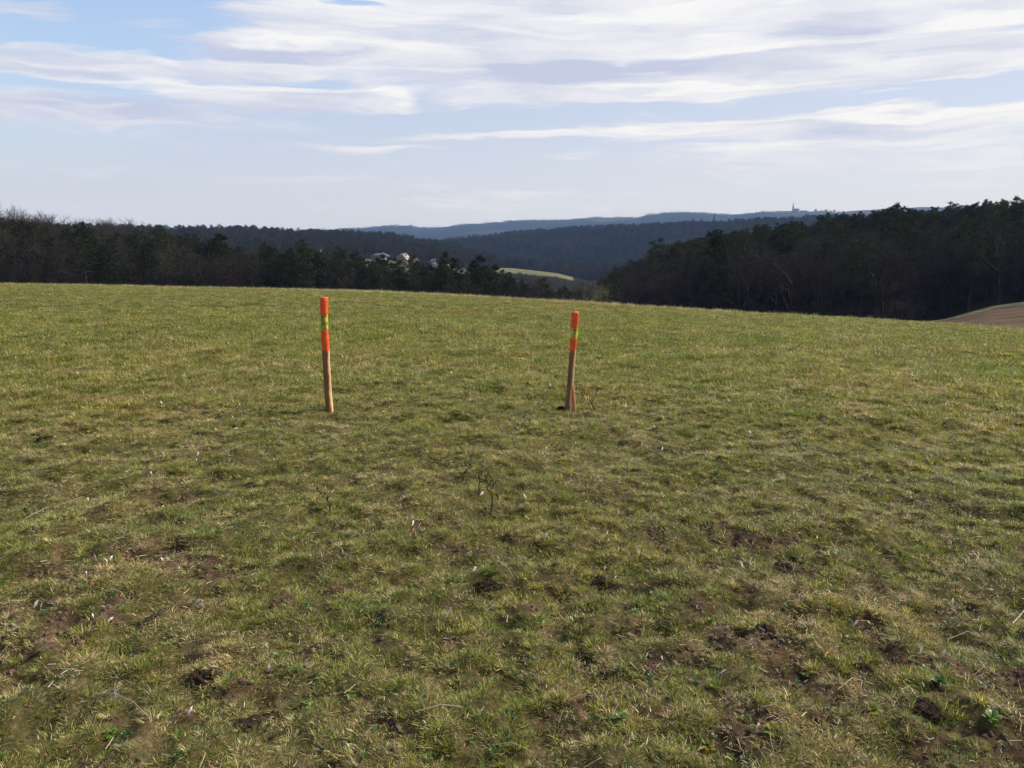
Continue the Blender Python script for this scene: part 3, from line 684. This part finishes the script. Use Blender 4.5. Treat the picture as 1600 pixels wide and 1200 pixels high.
# ------------------------------------------------------------------ marker stakes
def mat_wood(name, base=(.20, .085, .026), pale=(.74, .47, .21), orange_top=None):
    m, nt, out = mat(name); tc = N(nt, 'ShaderNodeTexCoord').outputs['Object']
    mp = N(nt, 'ShaderNodeMapping'); mp.inputs['Scale'].default_value = (28, 28, 2.5); L(nt, tc, mp.inputs[0])
    f = noise(nt, mp.outputs[0], 1.5, 6, .65); c = ramp(nt, f, [(.3, tuple(v * .45 for v in base)), (.5, base), (.75, tuple(v * 1.5 for v in base))])
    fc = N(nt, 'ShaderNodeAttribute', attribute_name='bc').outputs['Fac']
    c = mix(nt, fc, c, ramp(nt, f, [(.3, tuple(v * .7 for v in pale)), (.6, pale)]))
    if orange_top is not None:
        sp = N(nt, 'ShaderNodeSeparateXYZ'); L(nt, tc, sp.inputs[0])
        g = mth(nt, 'ADD', sp.outputs[2], mth(nt, 'MULTIPLY', mth(nt, 'SUBTRACT', noise(nt, tc, 70, 3), .5), .06))
        fac = mth(nt, 'MULTIPLY', mth(nt, 'SUBTRACT', g, orange_top - .02), 45, clamp=True); c = mix(nt, fac, c, (.80, .075, .012))
    p = N(nt, 'ShaderNodeBsdfPrincipled'); L(nt, c, p.inputs['Base Color']); p.inputs['Roughness'].default_value = .7
    b = N(nt, 'ShaderNodeBump'); b.inputs['Strength'].default_value = .5; b.inputs['Distance'].default_value = .004; L(nt, f, b.inputs['Height']); L(nt, b.outputs[0], p.inputs['Normal'])
    L(nt, p.outputs[0], out.inputs['Surface']); return m
M_ORANGE = mat_noise('orange_paint', [(.30, (.30, .08, .03)), (.38, (.80, .075, .014)), (.66, (.98, .15, .025))], 42, .4, .6)
M_YELLOW = mat_noise('yellow_paint', [(.34, (.10, .12, .02)), (.46, (.34, .34, .02)), (.62, (.66, .58, .02))], 34, .3, .55)
def mat_yellow(z0, z1):
    m, nt, out = mat('yellow_paint'); tc = N(nt, 'ShaderNodeTexCoord').outputs['Object']
    c = ramp(nt, noise(nt, tc, 34, 5, .6), [(.34, (.10, .12, .02)), (.44, (.34, .34, .02)), (.60, (.66, .58, .02))])
    sp = N(nt, 'ShaderNodeSeparateXYZ'); L(nt, tc, sp.inputs[0]); j = mth(nt, 'MULTIPLY', mth(nt, 'SUBTRACT', noise(nt, tc, 45, 4), .5), .07)
    d = mth(nt, 'SUBTRACT', (z1 - z0) / 2, mth(nt, 'ABSOLUTE', mth(nt, 'SUBTRACT', sp.outputs[2], (z0 + z1) / 2)))
    f = mth(nt, 'SUBTRACT', 1, mth(nt, 'MULTIPLY', mth(nt, 'ADD', d, j), 70, clamp=True)); c = mix(nt, f, c, (.78, .075, .014))
    p = N(nt, 'ShaderNodeBsdfPrincipled'); L(nt, c, p.inputs['Base Color']); p.inputs['Roughness'].default_value = .6
    L(nt, p.outputs[0], out.inputs['Surface']); return m
M_INK = mat_noise('black_ink', [(.3, (.012, .02, .01)), (.7, (.03, .045, .02))], 30)
def stake(px_base, py_base, prof, bands, label, writing, flat=0.0, seed=1, face_edge=.55):
    """prof: (py, left px, right px) rows, top first; built at the base's own distance"""
    B = ground_at(px_base, py_base); dist = B.y; r_ = random.Random(seed)
    o = empty('marker_stake', (B.x, B.y, B.z)); tag(o, label, 'stake', 'orange painted marker stakes')
    def row(py, a, b):
        d0 = pdir(a, py); d1 = pdir(b, py); t = dist / d0[1]; return (d0[0] + d1[0]) / 2 * t, EYE + d0[2] * t, abs(d1[0] - d0[0]) * t / 2
    rowz = [row(*p) for p in prof][::-1]; zs = [q[1] for q in rowz]; xs = [q[0] for q in rowz]; rs = [q[2] for q in rowz]
    n = 28; nz = 70; z0 = B.z - .12; z1 = zs[-1]; lump = [r_.uniform(-1, 1) for _ in range(40)]
    rings = []
    def shape(z):
        cx = np.interp(z, zs, xs) - B.x; R0 = np.interp(z, zs, rs); ring = []
        for k in range(n):
            w = 6.28318 * k / n; f = 1 + .035 * math.sin(3 * w + z * 5 + seed) + .02 * math.sin(7 * w + z * 17) + .015 * lump[(k * 3) % 40]
            x = math.cos(w) * R0 * f; y = math.sin(w) * R0 * f
            if flat and x > R0 * flat: x = R0 * flat + (x - R0 * flat) * .15
            ring.append((cx + x, y + .012 * math.sin(z * 3), z - B.z))
        return ring
    def seg(name, a, b, m, parent, cap_top=False, grow=0):
        k = max(2, int((b - a) / .018)); vs = []
        for i in range(k + 1): vs += shape(a + (b - a) * i / k)
        qs = [(i * n + j, i * n + (j + 1) % n, (i + 1) * n + (j + 1) % n, (i + 1) * n + j) for i in range(k) for j in range(n)]; ts = []
        if cap_top:
            top = vs[-n:]; cx = sum(v[0] for v in top) / n; cy = sum(v[1] for v in top) / n; vs = list(vs)
            inner = [(cx + (v[0] - cx) * .9, cy + (v[1] - cy) * .9, v[2] + .006) for v in top]; bb = len(vs); vs += inner; vs.append((cx, cy, top[0][2] + .004))
            qs += [(bb - n + j, bb - n + (j + 1) % n, bb + (j + 1) % n, bb + j) for j in range(n)]; ts = [(bb + j, bb + (j + 1) % n, bb + n) for j in range(n)]
        mb = MB(); mb.add(vs, qs, ts)
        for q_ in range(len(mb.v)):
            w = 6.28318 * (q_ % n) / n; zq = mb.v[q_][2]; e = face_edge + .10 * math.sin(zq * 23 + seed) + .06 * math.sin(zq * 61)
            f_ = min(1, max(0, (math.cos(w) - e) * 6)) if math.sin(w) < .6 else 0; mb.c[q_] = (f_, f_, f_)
        return link(name, mb.me(name, [m], True), parent)
    zz = [row(p, 0, 1)[1] for p in bands]   # band borders, top to bottom
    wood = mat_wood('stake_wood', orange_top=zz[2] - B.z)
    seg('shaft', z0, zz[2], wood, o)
    e = seg('orange_band', zz[2], zz[1], M_ORANGE, o); yb = seg('yellow_band', zz[1], zz[0], mat_yellow(zz[1] - B.z, zz[0] - B.z), o); seg('orange_cap', zz[0], z1, M_ORANGE, o, True)
    # brush-written mark on the yellow band
    zc = (zz[0] + zz[1]) / 2; hh = (zz[0] - zz[1]); R0 = float(np.interp(zc, zs, rs)); mk = MB()
    for stroke in writing:
        pts = []
        for (u, v) in stroke:
            z = zc + v * hh * .5; w = -math.pi / 2 + u * 1.0; cx = float(np.interp(z, zs, xs)) - B.x; R1 = float(np.interp(z, zs, rs)) * 1.03
            pts.append((cx + math.cos(w) * R1, math.sin(w) * R1 + .012 * math.sin(z * 3), z - B.z))
        mk.tube(pts, [.0024] * len(pts), 6)
    link('written_mark', mk.me('written_mark', [M_INK]), yb)
    return o, B, dist
W1 = [[(-.6, -.75), (-.1, .3), (.1, .35), (.45, -.7)], [(-.35, -.25), (.3, -.25)], [(-.5, .1), (.4, .0)], [(-.55, .75), (-.2, .85), (-.3, .45)]]
W2 = [[(-.5, -.1), (.1, .6), (.3, .2), (-.2, -.1), (.4, -.6)], [(-.55, -.5), (.3, -.45)], [(-.3, .75), (.2, .3)]]
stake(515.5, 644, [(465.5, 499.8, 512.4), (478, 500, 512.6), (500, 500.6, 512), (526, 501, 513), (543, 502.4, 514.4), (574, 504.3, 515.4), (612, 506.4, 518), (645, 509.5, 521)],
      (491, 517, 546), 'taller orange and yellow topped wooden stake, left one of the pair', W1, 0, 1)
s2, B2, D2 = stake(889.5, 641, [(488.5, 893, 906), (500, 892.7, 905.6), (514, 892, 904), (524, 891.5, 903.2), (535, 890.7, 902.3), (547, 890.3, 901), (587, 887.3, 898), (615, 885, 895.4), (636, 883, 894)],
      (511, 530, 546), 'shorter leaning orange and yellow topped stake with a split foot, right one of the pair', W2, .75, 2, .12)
# split slab at the foot of the right stake
m = MB(); q = .0057
prof = [(.034, -.08, .062, -.08), (.030, .02, .064, .02), (.024, .10, .058, .10), (.030, .17, .047, .17), (.038, .235, .041, .235)]
V = []
for (a, z, b, _) in prof: V += [(a, -.030, z), (b, -.022, z), (b, .012, z), (a, .010, z)]
Qs = [(4 * i + k, 4 * i + (k + 1) % 4, 4 * i + 4 + (k + 1) % 4, 4 * i + 4 + k) for i in range(4) for k in range(4)] + [(16, 17, 18, 19)]
m.add(V, Qs); link('split_slab', m.me('split_slab', [mat_wood('red_wood', (.40, .10, .035), (.55, .22, .09))]), s2)

# ------------------------------------------------------------------ single things in the grass
def on_ground(px, py): return ground_at(px, py)
for px, py, s, lb in ((878, 638, .065, 'dark crumbled soil at the left foot of the right stake'), (1223, 890, .085, 'round black lump of soil in the grass right of centre'), (1182, 808, .085, 'dark lump of soil above and left of the round black lump'),
                      (320, 1062, .10, 'broad dark clod beside a hollow in the lower left grass'), (1345, 1048, .07, 'dark clod among straw in the lower right'),
                      (68, 690, .13, 'low dark molehill near the left edge level with the foot of the stakes'), (940, 912, .09, 'dark clod in the grass below the right stake'),
                      (1195, 990, .08, 'brown clod in the lower right grass, left of the straw'), (765, 918, .10, 'reddish brown flat clod near the middle of the foreground'),
                      (385, 1138, .08, 'dark clod at the bottom left edge of the picture'), (1448, 1110, .085, 'crumbly brown clod in the bottom right corner')):
    p = on_ground(px, py); o = link('soil_clod', clod_mesh(s * .5, 5, .7, M_CLOD, .55)); o.location = p + Vector((0, 0, s * .02)); o.rotation_euler = (0, 0, rnd.uniform(0, 6)); tag(o, lb, 'clod', 'clods of soil lying in the grass')
def dry_weed(px, py, hpx, lb, dark=True):
    p = on_ground(px, py); h = hpx / F * p.y; mb = MB(); c = (.06, .045, .03) if dark else (.34, .26, .16); pts = [Vector((0, 0, -.02))]
    for i in range(6): pts.append(Vector((rnd.uniform(-.012, .012) * (i + 1), rnd.uniform(-.01, .01) * i, h * (i + 1) / 6)))
    mb.tube(pts, [.0058 - .0006 * i for i in range(7)], 5, True, c); o = link('dry_weed', mb.me('dry_weed', [M_STRAW])); tag(o, lb, 'weed'); o.location = p
    hd = MB()
    for _ in range(9):
        b = pts[2].lerp(pts[6], rnd.random()); d = Vector((rnd.uniform(-.6, .6), rnd.uniform(-.6, .6), rnd.uniform(.8, 1.5))).normalized() * rnd.uniform(.02, .055) * h / .3
        hd.tube([b, b + d], [.0022, .0015], 3, True, c); e = b + d; hd.tube([e - d * .1, e + d.normalized() * .006, e + d.normalized() * .014], [.002, .005, .002], 5, True, c)
    link('seed_head', hd.me('seed_head', [M_STRAW]), o); return o
dry_weed(766, 802, 84, 'tallest dark dead weed stalk standing in the middle of the field'); dry_weed(748, 770, 34, 'thin dark dead weed just left of the tallest dark stalk')
dry_weed(725, 752, 26, 'faint dark dead weed stem left of the pair of dark stalks'); dry_weed(928, 643, 40, 'thin dark dead weed right beside the right stake')
dry_weed(517, 800, 40, 'small dark dead weed below the left stake'); dry_weed(1350, 1115, 55, 'upright brown dead stem in the bottom right', False)
for px, py, s, cols, lb in ((256, 790, .06, [(.55, .33, .03), (.45, .36, .04)], 'yellow-leaved weed in the left part of the field'), (1362, 1115, .10, [(.26, .32, .04), (.5, .34, .04)], 'bright yellow-green leafy weed near the bottom right'),
      (1548, 1128, .11, [(.16, .27, .03), (.24, .32, .05)], 'large bright green leafy weed in the bottom right corner'), (1205, 1148, .09, [(.4, .36, .04), (.28, .32, .04)], 'yellowish leafy weed at the bottom right of centre'),
      (1105, 1172, .10, [(.5, .33, .03), (.22, .28, .04)], 'yellowing weed at the bottom edge right of centre'), (838, 922, .05, [(.5, .38, .03), (.3, .33, .04)], 'small yellow weed near the middle of the foreground'),
      (968, 1128, .10, [(.10, .22, .03), (.15, .27, .04)], 'fresh green leafy weed near the bottom centre'), (1120, 740, .08, [(.14, .3, .03), (.18, .34, .04)], 'bright green weed clump right of and below the right stake'),
      (435, 1030, .09, [(.18, .3, .04), (.26, .34, .05)], 'light green leafy weed in the lower left'), (175, 1150, .08, [(.14, .3, .03), (.22, .36, .05)], 'bright green sprig at the bottom left'), (40, 800, .08, [(.18, .3, .04), (.12, .2, .03)], 'light green weed by the left edge'),
      (1425, 745, .07, [(.16, .26, .03), (.2, .3, .04)], 'small green weed in the right part of the field'), (1110, 975, .07, [(.2, .3, .04), (.14, .24, .03)], 'small light green weed between the clods right of centre'), (1465, 1070, .10, [(.08, .17, .03), (.12, .2, .03)], 'dark green weed cushion above the bottom right corner')):
    p = on_ground(px, py); mb, mm = rosette(26, s * .2, s * .44, [tuple(v * .8 for v in c_) for c_ in cols]); o = link('leafy_weed', mb.me('leafy_weed', [mm])); o.location = p + Vector((0, 0, .012)); tag(o, lb, 'weed', 'leafy weeds in the field')
def long_straw(pts, w, lb, c=(.55, .46, .31)):
    P = [on_ground(a, b) + Vector((0, 0, h)) for a, b, h in pts]; o0 = P[0].copy(); mb = MB(); mb.tube([p - o0 for p in P], [w * .55 * (1 - .5 * i / (len(P) - 1)) for i in range(len(P))], 5, True, c)
    o = link('dry_stalk', mb.me('dry_stalk', [M_STRAW])); o.location = o0; tag(o, lb, 'stalk', 'bleached stalks lying on the grass')
for pts, w, lb in (([(40, 818, .03), (75, 808, .06), (105, 800, .06), (132, 788, .05)], .004, 'long pale stalk lying across the grass at the left edge'),
      ([(150, 1096, .03), (180, 1104, .05), (210, 1117, .05), (236, 1136, .03)], .0028, 'thin curved stalk lying in the bottom left'),
      ([(778, 888, .04), (795, 902, .04), (806, 915, .02)], .003, 'short pale stalk above the reddish clod'), ([(650, 1125, .03), (690, 1122, .05), (722, 1121, .04)], .003, 'straight pale stalk lying near the bottom centre'),
      ([(770, 1178, .03), (800, 1182, .05), (835, 1190, .03)], .003, 'pale stalk at the bottom edge in the middle'), ([(1580, 992, .05), (1600, 972, .06)], .004, 'thick pale stalk at the right edge'),
      ([(1308, 1090, .03), (1330, 1079, .05), (1362, 1080, .03)], .0035, 'bent pale stalk in the lower right'), ([(705, 966, .05), (698, 973, .03), (692, 980, .02)], .003, 'short upright-lying straw left of the middle foreground'),
      ([(172, 930, .03), (190, 938, .04), (202, 950, .02)], .003, 'curved straw in the left foreground'), ([(1480, 1010, .03), (1510, 1004, .05), (1530, 1006, .03)], .004, 'pale flat straw right of the bent pale stalk')):
    long_straw(pts, w, lb)

# ------------------------------------------------------------------ haze, light, sky
hb = MB(); hb.box(-7300, 7300, -7300, 7300, float(min(rows.min(), -60)) - 40, 215)
hm = bpy.data.meshes.new('haze'); me = hb.me('haze', []); hzo = link('haze', me); tag(hzo, 'thin bluish haze in the air over the whole valley', 'haze', kind='stuff')
m, nt, out = mat('haze'); v = N(nt, 'ShaderNodeVolumePrincipled'); v.inputs['Color'].default_value = (.36, .56, 1.0, 1); v.inputs['Density'].default_value = 0.95e-4; v.inputs['Absorption Color'].default_value = (1, 1, 1, 1)
L(nt, v.outputs[0], out.inputs['Volume']); me.materials.append(m)

SUN_AZ, SUN_EL = R(70), R(39)      # to the right of the view direction, beyond the stakes
sd = bpy.data.lights.new('sun', 'SUN'); so = bpy.data.objects.new('sun', sd); COL.objects.link(so)
sd.energy = 5.0; sd.angle = R(.6); sd.color = (1, .95, .86)
so.rotation_euler = Vector((-math.sin(SUN_AZ) * math.cos(SUN_EL), -math.cos(SUN_AZ) * math.cos(SUN_EL), -math.sin(SUN_EL))).to_track_quat('-Z', 'Y').to_euler()

w = bpy.data.worlds.new("World"); scene.world = w; w.use_nodes = True; nt = w.node_tree; nt.nodes.clear()
wo = N(nt, 'ShaderNodeOutputWorld'); bg = N(nt, 'ShaderNodeBackground'); L(nt, bg.outputs[0], wo.inputs[0])
sky = N(nt, 'ShaderNodeTexSky'); sky.sky_type = 'NISHITA'; sky.sun_disc = False; sky.sun_elevation = SUN_EL; sky.sun_rotation = SUN_AZ
sky.altitude = 300; sky.air_density = 1.0; sky.dust_density = 1.2; sky.ozone_density = 1.5
STR = .15
w.cycles.sampling_method = 'MANUAL'; w.cycles.sample_map_resolution = 512
gen = N(nt, 'ShaderNodeTexCoord').outputs['Generated']; nrm = N(nt, 'ShaderNodeVectorMath', operation='NORMALIZE'); L(nt, gen, nrm.inputs[0])
sp = N(nt, 'ShaderNodeSeparateXYZ'); L(nt, nrm.outputs[0], sp.inputs[0])
u = mth(nt, 'ARCTAN2', sp.outputs[0], sp.outputs[1]); vv = mth(nt, 'ARCSINE', sp.outputs[2])
def comb(x, y, z=0.):
    c = N(nt, 'ShaderNodeCombineXYZ')
    for i, s in enumerate((x, y, z)):
        if isinstance(s, bpy.types.NodeSocket): L(nt, s, c.inputs[i])
        else: c.inputs[i].default_value = s
    return c.outputs[0]
wc = comb(mth(nt, 'MULTIPLY', u, 5), mth(nt, 'MULTIPLY', vv, 30), 3.1)
wn = N(nt, 'ShaderNodeTexNoise'); wn.inputs['Scale'].default_value = 1; wn.inputs['Detail'].default_value = 4; L(nt, wc, wn.inputs['Vector'])
ws = N(nt, 'ShaderNodeSeparateColor'); L(nt, wn.outputs['Color'], ws.inputs[0])
u2 = mth(nt, 'ADD', u, mth(nt, 'MULTIPLY', mth(nt, 'SUBTRACT', ws.outputs[0], .5), .16))
v2 = mth(nt, 'ADD', vv, mth(nt, 'MULTIPLY', mth(nt, 'SUBTRACT', ws.outputs[1], .5), .055))
def pe(px, py): d = pdir(px, py); return math.atan2(d[0], d[1]), math.atan2(d[2], math.hypot(d[0], d[1]))
_pc = {}
def blob_add(D, px, py, hx, hy, wt, tilt=0):
    """D + wt * max(0, 1 - q): an ellipse of cloud centred on a sky direction (azimuth, elevation)"""
    a, e = pe(px, py); sx = hx / F * .86; sy = hy / F * .95; t = math.tan(tilt)
    if t not in _pc: _pc[t] = comb(u2, mth(nt, 'SUBTRACT', v2, mth(nt, 'MULTIPLY', u2, t)) if t else v2)
    k = N(nt, 'ShaderNodeVectorMath', operation='MULTIPLY_ADD'); L(nt, _pc[t], k.inputs[0]); k.inputs[1].default_value = (1 / sx, 1 / sy, 0); k.inputs[2].default_value = (-a / sx, -(e - a * t) / sy, 0)
    q = N(nt, 'ShaderNodeVectorMath', operation='DOT_PRODUCT'); L(nt, k.outputs[0], q.inputs[0]); L(nt, k.outputs[0], q.inputs[1])
    g = mth(nt, 'SUBTRACT', 1, q.outputs['Value'], clamp=True)
    return mth(nt, 'MULTIPLY_ADD', g, wt, 0.) if D is None else mth(nt, 'MULTIPLY_ADD', g, wt, D)
CL = [(520, 45, 210, 62, .9, .12), (700, 40, 260, 60, .9, 0), (620, 90, 330, 45, .7, 0), (900, 90, 300, 70, .8, 0), (1000, 20, 300, 60, .9, 0), (1250, 60, 380, 90, .9, 0), (1560, 70, 200, 40, .8, 0), (1500, 10, 200, 30, .9, 0),
      (200, 108, 430, 26, .85, -.02), (420, 85, 160, 16, .4, 0), (430, 158, 250, 26, .8, .02), (600, 152, 80, 20, .3, 0), (60, 172, 170, 34, .75, 0), (160, 186, 90, 14, .35, 0),
      (1080, 138, 330, 14, .7, .03), (800, 140, 300, 30, .45, 0), (1290, 188, 420, 22, .8, .01), (1000, 205, 300, 12, .55, .03), (1450, 190, 300, 30, .4, 0), (1435, 140, 60, 7, .6, 0), (1500, 116, 50, 8, .7, 0),
      (560, 236, 210, 10, .6, 0), (760, 212, 170, 10, .5, 0), (1200, 250, 500, 40, .4, 0), (1350, 225, 320, 16, .35, 0), (330, 190, 240, 12, .4, 0), (900, 175, 260, 12, .3, .03), (50, 10, 80, 16, .45, -.1), (110, 36, 60, 6, .35, 0),
      (590, 4, 60, 12, -1.1, 0), (765, 66, 42, 20, -.9, .15), (1395, 92, 30, 9, -.6, 0), (1530, 140, 150, 24, -.8, 0), (1560, 45, 90, 8, -.5, 0), (480, 125, 120, 10, -.6, 0), (1150, 162, 180, 10, -.6, 0), (700, 178, 160, 14, -.5, 0), (350, 128, 260, 6, -.5, 0), (150, 62, 120, 14, -.5, 0), (900, 175, 120, 10, -.3, 0)]
n_fi = N(nt, 'ShaderNodeTexNoise'); n_fi.inputs['Scale'].default_value = 1; n_fi.inputs['Detail'].default_value = 5; n_fi.inputs['Roughness'].default_value = .6
L(nt, comb(mth(nt, 'MULTIPLY', u2, 9), mth(nt, 'MULTIPLY', v2, 110), 2.2), n_fi.inputs['Vector'])
D = None
for c in CL:
    D = blob_add(D, *c)
# outside the photographed part of the sky: the same kind of streaky sheet
n_str = N(nt, 'ShaderNodeTexNoise'); n_str.inputs['Scale'].default_value = 1; n_str.inputs['Detail'].default_value = 6; n_str.inputs['Roughness'].default_value = .55
L(nt, comb(mth(nt, 'MULTIPLY', u2, 4.5), mth(nt, 'MULTIPLY', v2, 42), .7), n_str.inputs['Vector'])
n_big = N(nt, 'ShaderNodeTexNoise'); n_big.inputs['Scale'].default_value = 1; n_big.inputs['Detail'].default_value = 3
L(nt, comb(mth(nt, 'MULTIPLY', u, 2.2), mth(nt, 'MULTIPLY', vv, 7), 9.3), n_big.inputs['Vector'])
outside = mth(nt, 'MAXIMUM', mth(nt, 'MULTIPLY', mth(nt, 'SUBTRACT', mth(nt, 'ABSOLUTE', u), .62), 5, clamp=True), mth(nt, 'MULTIPLY', mth(nt, 'SUBTRACT', vv, .27), 12, clamp=True))
D = mth(nt, 'ADD', D, mth(nt, 'MULTIPLY', outside, mth(nt, 'MULTIPLY', mth(nt, 'SUBTRACT', n_big.outputs[0], .50), 3)))
D = mth(nt, 'ADD', D, mth(nt, 'MULTIPLY', mth(nt, 'SUBTRACT', n_str.outputs[0], .5), 1.3))
D = mth(nt, 'ADD', D, mth(nt, 'MULTIPLY', mth(nt, 'SUBTRACT', n_fi.outputs[0], .5), .8))
alpha = N(nt, 'ShaderNodeMapRange', interpolation_type='SMOOTHSTEP'); L(nt, D, alpha.inputs[0]); alpha.inputs[1].default_value = .0; alpha.inputs[2].default_value = .66; alpha.inputs[4].default_value = .96
# veil towards the horizon
veil = N(nt, 'ShaderNodeMapRange', interpolation_type='SMOOTHSTEP'); L(nt, mth(nt, 'SUBTRACT', vv, mth(nt, 'MULTIPLY', mth(nt, 'ADD', u, .55, clamp=True), .22)), veil.inputs[0]); veil.inputs[1].default_value = .26; veil.inputs[2].default_value = .02; veil.inputs[3].default_value = .0; veil.inputs[4].default_value = .92
# cloud brightness: thick parts grey-lavender below, bright rims and towards the sun
n_sh = N(nt, 'ShaderNodeTexNoise'); n_sh.inputs['Scale'].default_value = 1; n_sh.inputs['Detail'].default_value = 4
L(nt, comb(mth(nt, 'MULTIPLY', u2, 5), mth(nt, 'MULTIPLY', v2, 30), 5.5), n_sh.inputs['Vector'])
sunw = mth(nt, 'MULTIPLY', mth(nt, 'ADD', u, .65), .6, clamp=True)
br = mth(nt, 'ADD', mth(nt, 'MULTIPLY', n_sh.outputs[0], 1.0), mth(nt, 'MULTIPLY', sunw, .30))
SH = [(450, 82, 170, 16, -.22), (900, 112, 230, 22, -.2), (820, 100, 120, 20, -.15), (640, 100, 120, 10, -.12), (1180, 105, 160, 14, -.12), (1380, 172, 60, 5, -.1), (500, 70, 220, 12, .18), (430, 62, 90, 12, .16),
      (560, 20, 170, 22, .16), (300, 94, 320, 8, .14), (620, 146, 70, 9, .22), (430, 138, 200, 5, .14), (1120, 132, 260, 5, .2), (1180, 75, 200, 7, .18), (1300, 183, 380, 6, .2), (1000, 200, 160, 5, .18), (1520, 22, 140, 14, .22), (1000, 14, 260, 10, .18),
      (1440, 138, 40, 5, .2), (160, 178, 50, 7, .15), (740, 12, 120, 10, .14), (300, 170, 260, 12, -.1), (860, 30, 120, 10, .1)]
SH += [(700, 60, 180, 14, -.16), (1050, 95, 200, 14, -.14), (1300, 45, 160, 12, -.14), (1480, 75, 140, 12, -.12), (120, 110, 160, 8, -.12), (250, 185, 180, 7, -.1)]
for c in SH: br = blob_add(br, *c[:4], c[4] * 1.35)
br = mth(nt, 'ADD', br, mth(nt, 'MULTIPLY', mth(nt, 'SUBTRACT', n_fi.outputs[0], .5), .5))
ccol = ramp(nt, br, [(.32, (.54, .58, .75)), (.50, (.66, .69, .80)), (.66, (.79, .80, .86)), (.88, (.92, .92, .92))])
vhi = N(nt, 'ShaderNodeMapRange', interpolation_type='SMOOTHSTEP'); L(nt, vv, vhi.inputs[0]); vhi.inputs[1].default_value = .05; vhi.inputs[2].default_value = .18
vcol = mix(nt, vhi.outputs[0], mix(nt, sunw, (.55, .60, .73), (.70, .74, .83)), mix(nt, sunw, (.44, .54, .75), (.62, .68, .84)))
def scaled(c, k):
    n = N(nt, 'ShaderNodeVectorMath', operation='SCALE'); L(nt, c, n.inputs[0]); n.inputs[3].default_value = k; return n.outputs[0]
skyc = mix(nt, 1, sky.outputs[0], (1.32, 1.24, 1.24), 'MULTIPLY')
c1 = mix(nt, veil.outputs[0], skyc, scaled(vcol, 1 / STR)); c2 = mix(nt, alpha.outputs[0], c1, scaled(ccol, 1 / STR))
L(nt, c2, bg.inputs['Color']); bg.inputs['Strength'].default_value = STR

scene.view_settings.view_transform = 'Standard'; scene.view_settings.look = 'None'; scene.view_settings.exposure = .06; scene.view_settings.gamma = 1
scene.cycles.max_bounces = 5; scene.cycles.diffuse_bounces = 2; scene.cycles.transmission_bounces = 2; scene.cycles.volume_bounces = 0
scene.cycles.use_denoising = True
